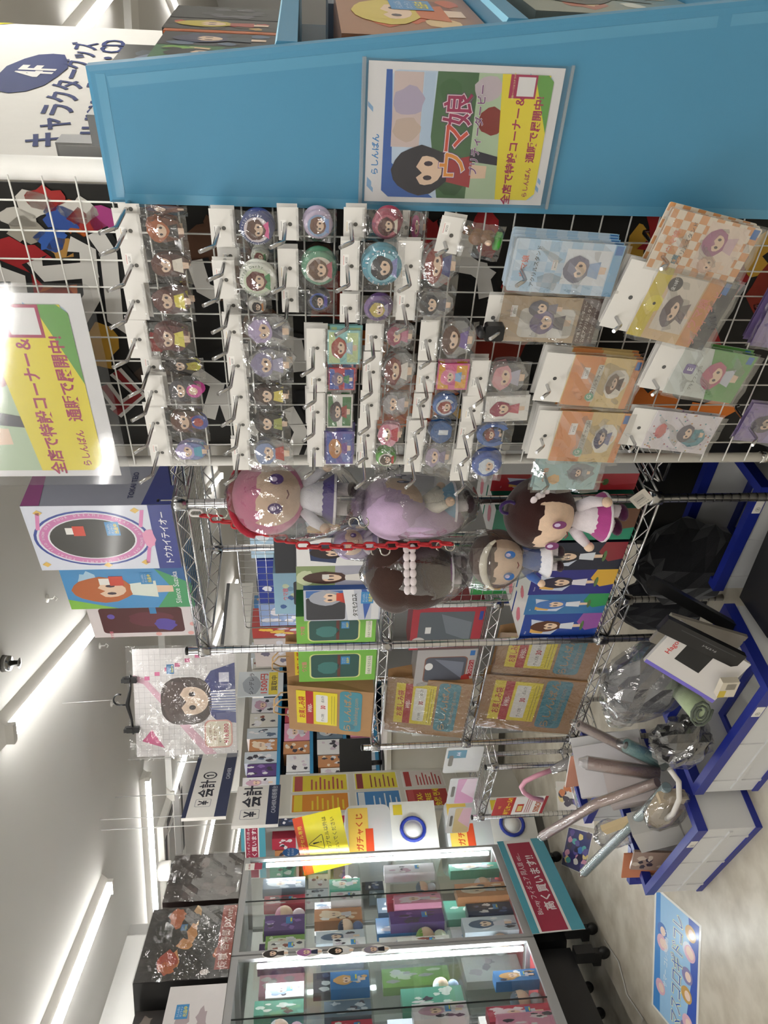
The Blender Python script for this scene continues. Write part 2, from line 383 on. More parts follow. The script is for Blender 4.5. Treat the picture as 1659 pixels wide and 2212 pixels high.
# ================================================================ glass showcases
CS, CN = -2.95, (2.05, 2.82, 3.375, 4.15)
def showcase(label, n0, n1, red):
    t = thing('glass_showcase', label, 'showcase', 'E', CS, n0, 0, Q)       # local x along the aisle, local -y faces the aisle... front at y=0
    w_ = n1 - n0; dp = .5; z0, z1 = .40, 1.93; g = '#a9a9a8'
    for x in (0, w_):
        for y in (0, dp): part(t, 'frame_post', M().box(x - (.02 if x else 0), x + (0 if x else .02), y - (.02 if y else 0), y + (0 if y else .02), z0, z1, g), 'paint')
    for z in (z0, z1 - .025):
        for y in (0, dp - .02): part(t, 'frame_rail', M().box(.02, w_ - .02, y, y + .02, z, z + .025, g), 'paint')
        for x in (0, w_ - .02): part(t, 'frame_rail', M().box(x, x + .02, .02, dp - .02, z, z + .025, g), 'paint')
    part(t, 'front_pane', M().box(.02, w_ / 2 + .01, .006, .010, z0 + .02, z1 - .02, '#fff'), 'glass')
    part(t, 'front_pane', M().box(w_ / 2 - .01, w_ - .02, .014, .018, z0 + .02, z1 - .02, '#fff'), 'glass')
    part(t, 'pane_edge', M().box(w_ / 2 + .008, w_ / 2 + .011, .004, .011, z0 + .02, z1 - .02, '#16221f'), 'plastic', 'dark edge of the sliding pane')
    part(t, 'side_pane', M().box(.008, .012, .02, dp - .02, z0 + .02, z1 - .02, '#fff'), 'glass')
    part(t, 'side_pane', M().box(w_ - .012, w_ - .008, .02, dp - .02, z0 + .02, z1 - .02, '#fff'), 'glass')
    part(t, 'back_pane', M().box(.02, w_ - .02, dp - .016, dp - .012, z0 + .02, z1 - .02, '#fff'), 'glass')
    part(t, 'top_panel', M().box(0, w_, 0, dp, z1, z1 + .012, g), 'paint')
    part(t, 'floor_panel', M().box(0, w_, 0, dp, z0 - .02, z0, g), 'paint')
    part(t, 'plinth', M().box(.02, w_ - .02, .06, dp - .02, .19, z0 - .02, '#1b1b1c'), 'plastic')
    for z in (1.57, 1.25, .80): part(t, 'glass_shelf', M().box(.02, w_ - .02, .03, dp - .02, z, z + .006, '#fff'), 'glass')
    part(t, 'light_strip', M().box(w_ - .045, w_ - .03, .022, .04, z0 + .05, z1 - .12, '#fff'), 'strip', 'lit vertical light strip')
    if red: part(t, 'red_cloth', M().sheet(.03, w_ - .03, .0, .4, 0, 10, 6, .004, '#b01222').xf(lambda x, y, z: (x, .05 + z, z0 + .004 + y)), 'cloth')
    cs = M().lathe([(0, -.012), (.03, -.012), (.033, 0), (.03, .012), (0, .012)], '#151516', 14, 0, .033, 'x').mesh('caster', 'rubber')
    fk = M().box(-.02, .02, -.015, .06, .05, .09, '#151516').box(-.03, .03, -.03, .03, .09, .19, '#1c1c1d').mesh('caster_fork', 'plastic')
    for x in (.08, w_ - .08):
        for y in (.05, dp - .08):
            o = part(t, 'caster', cs, 'rubber'); o.location = (x, y, 0); o = part(t, 'caster_fork', fk, 'plastic'); o.location = (x, y, 0)
    return t
showcase('glass showcase at the far end of the row, beside the red buying banner', CN[2] + .005, CN[3], True)
showcase('glass showcase nearer the viewer, at the lower picture corner', CN[1] - .21, CN[2] - .005, True)
# ================================================================ packed charms on the mesh panel
SKIN = '#eecfb4'
def fig(m, cx, cz, w_, h_, y, hair, cl, skin=SKIN, seed=0, e=.0003, full=True):
    """a plain generic doll drawing: hair, face, clothes"""
    top = cz + h_ / 2; hr = w_ * .5 if full else w_ * .52; hz = h_ * (.30 if full else .42); hc = top - hz
    if full:
        m.poly([(cx - w_ * .13, cz - h_ * .5), (cx + w_ * .13, cz - h_ * .5), (cx + w_ * .16, cz - h_ * .2), (cx - w_ * .16, cz - h_ * .2)], y, skin)
        m.poly([(cx - w_ * .34, cz - h_ * .34), (cx + w_ * .34, cz - h_ * .34), (cx + w_ * .17, hc - hz * .5), (cx - w_ * .17, hc - hz * .5)], y - e, cl)
    else:
        m.poly([(cx - w_ * .45, cz - h_ * .5), (cx + w_ * .45, cz - h_ * .5), (cx + w_ * .2, hc - hz * .6), (cx - w_ * .2, hc - hz * .6)], y - e, cl)
    m.poly(blob(cx, hc, hr, hz, seed, 16, .1), y - 2 * e, hair)
    m.poly(ell(cx, hc - hz * .2, hr * .62, hz * .58, 14), y - 3 * e, skin)
    m.poly([(cx - hr * .7, hc - hz * .1), (cx - hr * .3, hc + hz * .12), (cx - hr * .1, hc - hz * .08), (cx + hr * .15, hc + hz * .14), (cx + hr * .7, hc - hz * .1), (cx + hr * .6, hc + hz * .6), (cx, hc + hz * .85), (cx - hr * .6, hc + hz * .6)], y - 4 * e, hair)
    for k in (-1, 1): m.poly(ell(cx + k * hr * .3, hc - hz * .28, hr * .11, hz * .16, 8), y - 4 * e, '#3a2a38')
def sticker(m, x, z, w_, y, txt=True):       # blue shop sticker
    h_ = w_ * .72; m.rect(x, z, x + w_, z + h_, y, '#3f8ec9')
    if txt:
        m.text('らしんばん', x + w_ / 2, z + h_ * .72, h_ * .2, y - .0003, '#e8f2fa', .0); m.text('オンライン', x + w_ / 2, z + h_ * .48, h_ * .2, y - .0003, '#e8f2fa', 0.)
        m.text('出品中', x + w_ / 2, z + h_ * .12, h_ * .34, y - .0003, '#f4e23c', .02)
def price(m, x, z, w_, y, c='#b55'):         # tiny price label: digits and two rules
    m.rect(x, z, x + w_, z + w_ * .5, y, '#f4f2ee'); m.rect(x + w_ * .1, z + w_ * .42, x + w_ * .9, z + w_ * .45, y - .0002, c)
    m.text('¥330', x + w_ / 2, z + w_ * .12, w_ * .26, y - .0002, '#6a6a6a', 0.)
hookmesh = {}
def hook(label, s, n_tip, z, grp='chrome peg hooks on the mesh panel'):
    k = round(MN - n_tip, 2)
    if k not in hookmesh:
        hookmesh[k] = M().tube([(0, .0, -.012), (0, -.004, -.003), (0, -.012, 0), (0, -k + .024, .002), (0, -k + .019, .005), (0, -k, .022)], .0033, '#c4c4c6', 8).mesh('peg_hook', 'chrome')
    solo('peg_hook', label, 'hook', hookmesh[k], 'chrome', 'R', s, MN, z, 0, grp)
MI = [0]
def merch(lbl, x0, x1, bx, y0, y1, kind, cols, n=1.235, back=1, tilt=0., tip=.095, hk=True, cw=1., ic=None):
    """x0,x1 = white header card, bx = bag foot, y0,y1 = sides, all as photo pixels on the plane n"""
    MI[0] += 1; sd = MI[0]; rn = random.Random(sd); ym = (y0 + y1) / 2
    sl, _ = pf((x0 + bx) / 2, y1, n); sr, _ = pf((x0 + bx) / 2, y0, n); zt = pf(x0, ym, n)[1]; zc = pf(x1, ym, n)[1]; zb = pf(bx, ym, n)[1]
    sm = (sl + sr) / 2; hw = (sr - sl) / 2; H_ = zt - zb; hc = zc - zb
    t = thing('charm_pack', lbl, 'charm', 'R', sm, n, zb, 0, 'packed charms hanging on the mesh panel', ry=-tilt)
    cwid = hw * cw
    m = M().box(-cwid, cwid, 0, .0008, hc, H_, '#e4e1dc'); price(m, -cwid * .5 if sd % 3 else cwid * .0, hc + (H_ - hc) * .58, min(cwid * .8, .02), -.0003, ('#c44', '#555', '#caa23c')[sd % 3])
    m.poly(ell(0, hc + (H_ - hc) * .42, .0035, .0035, 10), -.0003, '#5a5854'); card = m
    part(t, 'header_card', card, 'card')
    bag = M().sheet(-hw, hw, 0, hc + .004, -.004, 6, 7, .0045, '#fff', .009, sd, False)
    part(t, 'bag', bag, 'film')
    item(t, kind, cols, hw, hc, sd)
    for b in range(back):
        k = (b + 1) * .014
        t2 = thing('charm_pack', ('pack', 'second pack')[b] + ' behind the ' + lbl, 'charm', 'R', sm + rn.uniform(-.003, .003), n + k, zb + rn.uniform(-.006, .004), 0, 'packed charms hanging on the mesh panel', ry=-tilt)
        for ch in t.children:
            if ch.name.split('.')[0] != 'bag': dup(ch, t2)
    if hk: hook('peg hook of the ' + lbl, sm, n - tip, zt - (zt - zc) * .5 + .004)
    return t
def item(t, kind, c, hw, hc, sd):
    m = M(); cz = hc * .49; w_ = hw * 1.75; h_ = hc * .9
    if kind in ('chibi', 'acr'):
        out = [(p[0], p[1]) for p in blob(0, cz, w_ * .5, h_ * .5, sd, 18, .12)]
        if kind == 'acr':
            part(t, 'acrylic_plate', M().plate(out, .004, .007, '#fff'), 'acrylic'); fig(m, 0, cz, w_ * .8, h_ * .88, .0035, *c[:2], seed=sd); part(t, 'print', m, 'coated')
        else:
            m.plate([(x * .78 , cz + (z - cz) * .9) for x, z in out], .003, .007, c[2] if len(c) > 2 else c[0]); fig(m, 0, cz, w_ * .74, h_ * .9, .0025, *c[:2], seed=sd)
            if len(c) > 3: m.poly(ell(0, hc * .22, w_ * .24, w_ * .24, 14), .002, c[3]); m.poly(ell(0, hc * .25, w_ * .14, w_ * .14, 12), .0017, SKIN if sd % 2 else c[1])
            part(t, 'rubber_charm', m, 'rubber')
    elif kind == 'badge':                     # c = rim, ground, hair, clothes, text
        r = min(hw * .9, hc * .46); cz = hc * .48
        m.lathe([(r * .97, .006), (r, .003), (r * .95, -.0005), (r * .8, -.003), (0, -.0042)], c[0], 26, 0, cz, 'y')
        part(t, 'badge', m, 'coated'); p = M(); p.poly(ell(0, cz, r * .74, r * .74, 26), -.0046, c[1])
        fig(p, 0, cz - r * .05, r * 1.15, r * 1.3, -.0049, c[2], c[3], seed=sd, full=False)
        if len(c) > 4:
            st = c[4]; a0 = math.radians(205); a1 = math.radians(-20)
            for i, ch in enumerate(st):
                if ch == ' ': continue
                a = a0 + (a1 - a0) * i / (len(st) - 1); p.text(ch, .8 * r * math.cos(a), cz + .8 * r * math.sin(a), r * .2, -.0046, c[5], .012, rot=a - math.pi / 2)
        part(p and t.children[-1], 'print', p, 'coated')
    elif kind == 'card':                      # c = ground, accent, hair, clothes
        m.box(-w_ / 2, w_ / 2, .002, .005, cz - h_ / 2, cz + h_ / 2, c[0]); m.rect(-w_ * .44, cz - h_ * .44, w_ * .44, cz - h_ * .1, .0017, c[1]); m.poly([(-w_ * .46, cz + h_ * .1), (w_ * .46, cz + h_ * .3), (w_ * .46, cz + h_ * .46), (-w_ * .46, cz + h_ * .46)], .0016, c[1])
        fig(m, 0, cz, w_ * .6, h_ * .8, .0014, c[2], c[3], seed=sd); part(t, 'printed_card', m, 'coated')
    elif kind == 'plain':
        m.plate(blob(0, cz, w_ * .48, h_ * .4, sd, 16, .06), .001, .008, c[0]); m.rect(-w_ * .1, cz - h_ * .25, w_ * .12, cz + .1 * h_, .0006, '#e8eef4'); part(t, 'charm', m, 'plastic')
    elif kind == 'shoe':
        o = ell(0, cz, w_ * .5, h_ * .48, 20, math.radians(-60), math.radians(240)); i_ = ell(0, cz, w_ * .34, h_ * .32, 20, math.radians(-60), math.radians(240))
        for k in range(19):
            m.plate([i_[k], o[k], o[k + 1], i_[k + 1]], .001, .005, c[0])
        fig(m, 0, cz, w_ * .5, h_ * .5, .001, c[1], c[2], seed=sd); part(t, 'horseshoe_charm', m, 'plastic')
    elif kind == 'figurine':
        m.ball((0, .004, hc * .62), (w_ * .2, .01, h_ * .2), c[0]); m.ball((w_ * .05, .002, hc * .38), (w_ * .16, .009, h_ * .22), c[0]); m.ball((0, -.004, hc * .34), (w_ * .1, .008, h_ * .1), SKIN)
        m.lathe([(0, .004), (w_ * .22, .004), (w_ * .22, .012), (0, .012)], c[1], 14); m.tube([(w_ * .1, .004, hc * .8), (w_ * .2, .004, hc * .9), (w_ * .1, .004, hc * .95)], .003, c[0]); part(t, 'figurine', m, 'rubber')
BR, DB, LV = '#5d2e22', '#3d2420', '#b9a8d0'
# row under the long laminated poster
merch('brown charm pack half hidden by the blue end panel', 256, 302, 405, 441, 464, 'chibi', (BR, '#7a4a3a'), back=0, n=1.24)
merch('orange haired rubber charm at the right of the top row', 249, 306, 405, 462, 536, 'chibi', ('#b4602e', '#2c2322', '#6a3a24'))
merch('dark brown rubber charm with white top, top row', 268, 315, 416, 536, 611, 'chibi', (BR, '#efe6d8', '#46241c'))
merch('brown rubber charm in a yellow shirt with bead chain, top row', 272, 317, 420, 611, 691, 'chibi', ('#5f2b24', '#e9d94a', '#4c2420'))
merch('brown charm in yellow shirt, no chain, top row', 275, 321, 418, 692, 774, 'chibi', ('#6a2d28', '#e6da5c', '#5a2426'))
merch('dark charm over yellow ring behind the top row', 308, 350, 442, 770, 815, 'chibi', ('#39302e', '#c8b53a', '#2c2624', '#d3cf3c'), n=1.26)
merch('grey haired charm with a magenta ring, top row', 311, 356, 437, 811, 880, 'chibi', ('#4a464e', '#3a3550', '#2c2a30', '#cf3f9c'))
merch('brown charm with a blue ring, top row', 315, 359, 451, 876, 950, 'chibi', ('#5c3526', '#a63a34', '#3a2218', '#2c3f9c'))
merch('pale lavender and teal charm, left end of top row', 324, 370, 454, 950, 1004, 'chibi', ('#b8aadc', '#5aaecb', '#7a88c0'))
# second row
merch('round blue-rimmed badge with white lettering beside the blue panel', 454, 505, 600, 452, 534, 'badge', ('#27397e', '#e8dce4', '#5a2f22', '#e3579a', 'Umamusume: Pretty Derby', '#eef2ff'))
merch('round white badge with green lettering, behind its twin', 470, 518, 600, 533, 574, 'badge', ('#eef0e4', '#d8e6cc', '#7a2a22', '#3c8a4a', 'Umamusume Pretty Derby', '#3e6a34'), n=1.255, back=1)
merch('round white badge with green lettering in front of its twin', 461, 509, 600, 563, 646, 'badge', ('#f2f4ea', '#dfeccf', '#6a2420', '#2e8e4e', 'Umamusume Pretty Derby', '#3e6a34'), n=1.225)
merch('orange and white badge tucked low in second row', 483, 520, 588, 640, 680, 'badge', ('#f0ede6', '#f3ece0', '#2c2226', '#e08a3c'), n=1.26)
merch('lavender haired acrylic charm, second row', 482, 523, 634, 680, 754, 'acr', (LV, '#4a4a5c'))
merch('grey clear acrylic charm of a dress, second row', 491, 531, 634, 754, 826, 'acr', ('#8d86a8', '#a9a6c4'))
merch('dark brown haired rubber charm with yellow collar, second row', 498, 537, 631, 826, 888, 'chibi', (DB, '#e2cf58', '#2a1c1a'))
merch('black haired rubber charm, second row', 504, 540, 628, 886, 948, 'chibi', ('#2c1c1c', '#a9b05c', '#181414'))
merch('blue-grey haired acrylic charm at the left end of the second row', 501, 540, 634, 948, 1015, 'acr', ('#8fa0c8', '#b8372f'))
# third row, badges then square charms
merch('pale lavender badge beside the blue panel, third row', 601, 645, 727, 449, 520, 'badge', ('#c4b4cf', '#9ab7de', '#7a5140', '#7fa0da'))
merch('pale green badge with bubbles, third row', 601, 645, 731, 538, 621, 'badge', ('#5f9c7c', '#e2d8cc', '#6a4a36', '#b85c6c'))
merch('black and blue badge, third row', 609, 645, 728, 621, 675, 'badge', ('#26242c', '#4a5fae', '#241c22', '#5a4db0'), n=1.25)
merch('teal square acrylic charm with pastel stripes, third row', 662, 703, 781, 710, 793, 'card', ('#9fd8d6', '#cfe3a8', '#a8483a', '#b9d4e4'), back=2)
merch('red, blue and green square charm, third row', 667, 706, 770, 793, 847, 'card', ('#c8384a', '#3350ae', '#7a6a8c', '#3a8a54'), back=2)
merch('green and red rounded charm on a white card, third row', 664, 703, 764, 849, 930, 'card', ('#eeece6', '#3c7c46', '#3f2c34', '#9c3430'), back=2)
merch('purple and orange picture charm, left end of the third row', 667, 700, 766, 929, 1008, 'card', ('#6a5cae', '#5468b8', '#c8864c', '#7c4a9c'), back=2)
# fourth row
merch('wine red badge beside the blue panel', 742, 787, 880, 449, 521, 'badge', ('#a13a56', '#c86a7c', '#5c2a2a', '#efe2d4'))
merch('large teal badge with a red name band, fourth row', 737, 776, 872, 521, 628, 'badge', ('#4a9cb4', '#8ccbdb', '#2c2a36', '#8c90cc', 'Hokko Tarumae', '#f5e8e8'), n=1.215)
merch('purple badge with a shiny reflection, fourth row', 734, 773, 856, 635, 697, 'badge', ('#7a5a96', '#5a4a7c', '#c8b45c', '#a9a0c0'), n=1.225)
merch('wine coloured clear charm with a heart, fourth row', 789, 828, 897, 699, 757, 'acr', ('#a04a66', '#c87a94'))
merch('brown and white clear charm, fourth row', 784, 823, 897, 760, 846, 'acr', ('#7a2e28', '#e8e2da'), back=2)
merch('pale grey clear charm with a face, fourth row', 778, 820, 889, 843, 907, 'acr', ('#a9a4a6', '#c2bcc4'))
merch('pink charm with red bow, fourth row', 773, 811, 872, 904, 976, 'chibi', ('#e58aa6', '#c83a4c', '#efb4c4'))
merch('small green and red round badge, left end of the fourth row', 774, 806, 860, 970, 1010, 'badge', ('#5aae3c', '#f0ece4', '#5a4a3e', '#cf3434'))
# fifth row
merch('magenta clear pack tucked behind the wine red badge', 868, 884, 923, 455, 528, 'acr', ('#c8508e', '#b8b0b4'), n=1.26, back=0, hk=False)
merch('red-brown haired acrylic charm, fifth row', 858, 909, 993, 521, 628, 'acr', ('#8a3428', '#3c4484'), n=1.215)
merch('black haired acrylic charm, fifth row', 856, 898, 982, 628, 692, 'acr', ('#2a2830', '#4a4a5c'), n=1.22)
merch('brown haired acrylic charm with purple ribbon, fifth row', 906, 945, 1029, 692, 779, 'acr', ('#5c3826', '#6a4aa0'), n=1.225)
merch('bright pink picture charm, fifth row', 900, 940, 1015, 783, 847, 'card', ('#e66a9c', '#f0b03c', '#f08ab0', '#7ab0e0'))
merch('blue ringed red charm, fifth row', 892, 931, 990, 850, 903, 'badge', ('#3466ae', '#d8e0ec', '#9c3a2e', '#2f57a4'))
merch('glossy blue oval charm with a price slip, fifth row', 881, 920, 985, 908, 962, 'plain', ('#2c5f9c',), back=2)
merch('pale lavender clear charm, left end of the fifth row', 875, 912, 976, 960, 1019, 'acr', ('#b4a4bc', '#8a7f9a'))
# sixth row
merch('brown figurine on a green foot, tilted card', 943, 993, 1083, 486, 563, 'figurine', ('#7a4c22', '#3c9c34'), n=1.2, tilt=-.14, tip=.05)
merch('pale pink haired clear charm, sixth row', 1015, 1055, 1142, 779, 855, 'acr', ('#dba0a4', '#b8b4c4'), back=2)
merch('wine red charm on a white backing, sixth row', 999, 1043, 1147, 850, 913, 'card', ('#f3f1ec', '#f3f1ec', '#9c3450', '#c85a6c'), tilt=.05)
merch('blue horseshoe charm, sixth row', 990, 1024, 1105, 911, 969, 'shoe', ('#2f62b0', '#8a3a34', '#5468a8'))
merch('blue badge with a white slip, left end of sixth row', 976, 1015, 1086, 970, 1038, 'badge', ('#2a52a8', '#3f6cc4', '#dfe8f2', '#2f57b0'))
# ---------------------------------------------------------------- large backing cards lower down
def bigpack(lbl, x0, x1, y0, y1, n, draw, head=None, tilt=0., back=2, tip=.06, step=.012, hk=True, dims=None):
    ym = (y0 + y1) / 2; xm = (x0 + x1) / 2
    sl, _ = pf(xm, y1, n); sr, _ = pf(xm, y0, n); zt = pf(x0, ym, n)[1]; zb = pf(x1, ym, n)[1]
    hw = (sr - sl) / 2; H_ = zt - zb; sm = (sl + sr) / 2; hh = H_
    t = thing('backing_card_pack', lbl, 'charm', 'R', sm, n, zb, 0, 'large carded charms on the mesh panel', ry=-tilt)
    m = M(); draw(m, hw, H_); part(t, 'backing_card', m, 'coated')
    if head:
        hz = head; part(t, 'header_card', M().box(-hw * .95, hw * .98, .001, .002, H_ - .004, H_ + hz, '#e4e1dc').poly(ell(0, H_ + hz * .45, .004, .004, 10), .0006, '#555'), 'card'); hh += hz
    part(t, 'bag', M().sheet(-hw * 1.06, hw * 1.06, -.008, H_ + .006, -.006, 6, 8, .005, '#fff', .006, int(x0), False), 'loose_film')
    for b in range(back):
        t2 = thing('backing_card_pack', ('next', 'third', 'fourth', 'rearmost')[b] + ' pack behind the ' + lbl, 'charm', 'R', sm, n + (b + 1) * step, zb + random.uniform(-.004, .004), 0, 'large carded charms on the mesh panel', ry=-tilt + random.uniform(-.02, .02))
        for ch in t.children:
            if ch.name.split('.')[0] != 'bag' or b == 0: dup(ch, t2)
    if hk: hook('peg hook of the ' + lbl, sm, n - tip, zb + hh - .02)
    return t
def checker(m, x0, z0, x1, z1, k, y, c):
    d = (x1 - x0) / k; j = 0; z = z0
    while z < z1 - 1e-6:
        for i in range(k):
            if (i + j) % 2: m.rect(x0 + i * d, z, x0 + (i + 1) * d, min(z + d, z1), y, c)
        z += d; j += 1
def d_blue(m, w_, h_):
    m.plate(rr(-w_, 0, w_, h_, .004), 0, .0012, '#cfe0f0'); checker(m, -w_, h_ * .1, w_, h_ * .98, 5, -.0003, '#b2d1ea'); m.rect(-w_, 0, w_, h_ * .09, -.0003, '#7fb4dc')
    m.rect(-w_ * .6, h_ * .1, w_ * .75, h_ * .52, -.0006, '#e8ecf2'); fig(m, 0, h_ * .32, w_ * 1., h_ * .4, -.001, '#7c7a90', '#9ab4d8', full=True)
    m.text('アクリルスタンド', 0, h_ * .76, w_ * .2, -.0006, '#333', .005); m.text('ウマ娘', 0, h_ * .86, w_ * .28, -.0006, '#e07a6c', .02); m.rect(w_ * .62, h_ * .01, w_ * .96, h_ * .08, -.0006, '#2f6fb8'); price(m, -w_ * .1, h_ * .58, w_ * .4, -.0008)
bigpack('light blue checked acrylic stand pack', 1102, 1336, 528, 640, 1.2, d_blue, None, tilt=-.05, back=4, hk=True)
def d_tan(m, w_, h_):
    m.box(-w_, w_, 0, .0015, 0, h_, '#b9a183'); m.rect(-w_, 0, w_, h_ * .2, -.0004, '#4c2e28')
    for i, st in enumerate(('ウマ娘 プリティーダービー', '公式アクリルスタンド', '(スターティングフューチャーVer.)')): m.text(st, 0, h_ * (.15 - .06 * i), w_ * (.15, .19, .12)[i], -.0008, '#f0e8e0', .004)
    m.poly(rr(-w_ * .8, h_ * .24, w_ * .5, h_ * .8, .01), -.0004, '#d8d4cc'); fig(m, -w_ * .1, h_ * .48, w_, h_ * .42, -.0008, '#6a5a84', '#4a4458'); fig(m, w_ * .5, h_ * .56, w_ * .7, h_ * .34, -.0007, '#5a5868', '#8a8694'); price(m, w_ * .1, h_ * .84, w_ * .5, -.0008)
bigpack('tan acrylic stand pack with a black security clip', 1078, 1290, 645, 742, 1.215, d_tan, .026, tilt=-.03, back=1)
t = thing('security_clip', 'black plastic security clip locked on the tan pack hook', 'clip', 'R', *(lambda a: (a[0], 1.19, a[1]))(pf(1062, 715, 1.19)))
part(t, 'clip_body', M().plate(rr(-.014, -.02, .016, .014, .005), -.012, .004, '#141416'), 'plastic'); part(t, 'clip_nose', M().lathe([(0, -.016), (.007, -.016), (.008, -.01), (.008, .006), (0, .006)], '#1c1c20', 12, 0, .02, 'y'), 'plastic')
def d_orange(h1, c1, nm):
    def f(m, w_, h_):
        m.plate(rr(-w_, 0, w_, h_, .004), 0, .0012, '#e0c487'); m.rect(-w_, h_ * .55, w_, h_ * .99, -.0003, '#e0955c'); m.rect(-w_, 0, w_, h_ * .1, -.0003, '#e0955c')
        m.poly(rr(-w_ * .8, h_ * .53, w_ * .7, h_ * .62, .003), -.0007, '#d6d2c4'); m.text('アクリルチャーム', 0, h_ * .555, w_ * .17, -.001, '#444', .004); m.poly(ell(-w_ * .6, h_ * .6, w_ * .16, w_ * .16), -.001, '#7cb898'); m.text('G', -w_ * .6, h_ * .575, w_ * .22, -.0013, '#eef4ec', .02)
        m.poly(blob(0, h_ * .28, w_ * .6, h_ * .16, 3), -.0006, '#efe9dc'); fig(m, 0, h_ * .28, w_ * .8, h_ * .28, -.001, h1, c1); m.rect(w_ * .6, h_ * .015, w_ * .92, h_ * .085, -.0006, '#2f6fb8'); price(m, w_ * .1, h_ * .72, w_ * .45, -.0008)
    return f
bigpack('orange and yellow charm card, right one of the two', 1222, 1370, 778, 884, 1.225, d_orange('#6a4430', '#3c2430', 1), .055, tilt=-.09, back=3, tip=.05)
bigpack('orange and yellow charm card, left one of the two', 1197, 1345, 894, 1000, 1.225, d_orange('#4a4468', '#8c90b4', 2), .045, tilt=-.05, back=3, tip=.05)
def d_teal(m, w_, h_):
    m.box(-w_, w_, 0, .0012, 0, h_, '#a8c8c8'); m.poly(blob(w_ * .1, h_ * .3, w_ * .55, h_ * .22, 5), -.0004, '#8d9498'); m.poly(blob(-w_ * .3, h_ * .7, w_ * .3, h_ * .1, 6), -.0004, '#e0b47c'); fig(m, .1 * w_, h_ * .3, w_ * .7, h_ * .32, -.0008, '#77727c', '#a0a4ac'); m.text('ウマ娘', 0, h_ * .82, w_ * .3, -.0006, '#d88a5c', .01)
bigpack('teal charm card at the left edge of the mesh panel', 1158, 1292, 990, 1058, 1.24, d_teal, None, back=1)
def d_och(m, w_, h_):
    m.plate(rr(-w_, 0, w_, h_, .004), 0, .0012, '#efe2cf'); checker(m, -w_, 0, w_, h_ * .99, 7, -.0003, '#dfa06a'); m.rect(-w_ * .7, h_ * .12, w_ * .9, h_ * .55, -.0006, '#ecd9c8'); fig(m, w_ * .25, h_ * .34, w_ * .9, h_ * .42, -.001, '#a86a8c', '#d4b4bc'); fig(m, -w_ * .5, h_ * .34, w_ * .6, h_ * .3, -.0009, '#d8b49c', '#e6cbb4')
    m.text('アクリルスタンド', 0, h_ * .68, w_ * .19, -.0008, '#444', .005); m.text('ウマ娘', 0, h_ * .82, w_ * .26, -.0008, '#e08a6a', .02); m.rect(w_ * .62, h_ * .02, w_ * .95, h_ * .09, -.0008, '#2f6fb8'); m.text('E賞', -w_ * .55, h_ * .72, w_ * .22, -.001, '#3c7c8c', .02)
bigpack('orange checked acrylic stand pack, tilted', 1408, 1615, 492, 616, 1.19, d_och, None, tilt=-.19, back=2, tip=.05)
def d_yel(m, w_, h_):
    m.box(-w_, w_, 0, .0015, 0, h_, '#d9b98c'); m.rect(-w_, h_ * .82, w_, h_, -.0003, '#d4c03c'); m.rect(-w_, 0, w_, h_ * .18, -.0003, '#1d2230'); m.rect(-w_, h_ * .18, w_, h_ * .36, -.0003, '#cf8d4c'); m.poly(ell(0, h_ * .86, w_ * .24, w_ * .24), -.0005, '#e2d23c')
    m.poly(ell(0, h_ * .865, .003, .003, 8), -.0008, '#222'); m.rect(-w_ * .7, h_ * .38, w_ * .9, h_ * .78, -.0006, '#dcd2c4'); fig(m, -w_ * .1, h_ * .56, w_ * .9, h_ * .36, -.001, '#5c4a50', '#7a6a6c'); m.poly(ell(w_ * .62, h_ * .74, w_ * .2, w_ * .2), -.001, '#3a3a40'); m.text('全10種', w_ * .62, h_ * .725, w_ * .12, -.0013, '#eee', .01)
    for i, st in enumerate(('ウマ娘', 'プリティーダービー')): m.text(st, 0, h_ * (.26 - .1 * i), w_ * (.3, .2)[i], -.001, '#e08a7c', .02)
    m.rect(w_ * .64, h_ * .1, w_ * .96, h_ * .17, -.0006, '#2f6fb8')
bigpack('yellow and black charm card with a bead chain', 1375, 1558, 612, 758, 1.19, d_yel, .055, tilt=-.21, back=2, tip=.05)
def d_grn(m, w_, h_):
    m.box(-w_, w_, 0, .0012, 0, h_, '#cfd6d0'); m.poly([(-w_, 0), (w_, 0), (w_, h_ * .62), (-w_, h_ * .4)], -.0003, '#5f9c50'); fig(m, 0, h_ * .36, w_ * 1.1, h_ * .5, -.0008, '#b85a78', '#c8ccd8'); m.poly(rr(-w_ * .1, h_ * .74, w_ * .3, h_ * .88, .004), -.0006, '#7a6aa4'); m.text('E', w_ * .1, h_ * .77, w_ * .28, -.0009, '#eee', .02); m.text('クリアファイル', -w_ * .2, h_ * .66, w_ * .15, -.0009, '#554', .004); m.rect(w_ * .65, h_ * .04, w_ * .95, h_ * .12, -.0006, '#2f6fb8')
bigpack('green and silver charm card, shiny wrap', 1447, 1608, 770, 872, 1.2, d_grn, .05, tilt=-.17, back=2, tip=.05)
def d_dots(m, w_, h_):
    m.box(-w_, w_, 0, .0012, 0, h_, '#e6dfe4'); rn = random.Random(4)
    for k in range(60): x, z = rn.uniform(-.95, .95) * w_, rn.uniform(.02, .98) * h_; m.poly(ell(x, z, .002, .002, 6), -.0003, rn.choice(('#b45a5a', '#c8a04c', '#5a9ca8', '#a87ab4')))
    m.poly(blob(-w_ * .2, h_ * .3, w_ * .5, h_ * .18, 8), -.0005, '#5c97a4'); fig(m, 0, h_ * .36, w_ * .9, h_ * .4, -.0008, '#565064', '#4a8c98'); m.poly(blob(0, h_ * .82, w_ * .4, h_ * .08, 9), -.0005, '#d46a6a')
bigpack('white dotted charm card with a teal figure', 1396, 1540, 902, 982, 1.22, d_dots, .05, tilt=-.13, back=1, tip=.05)
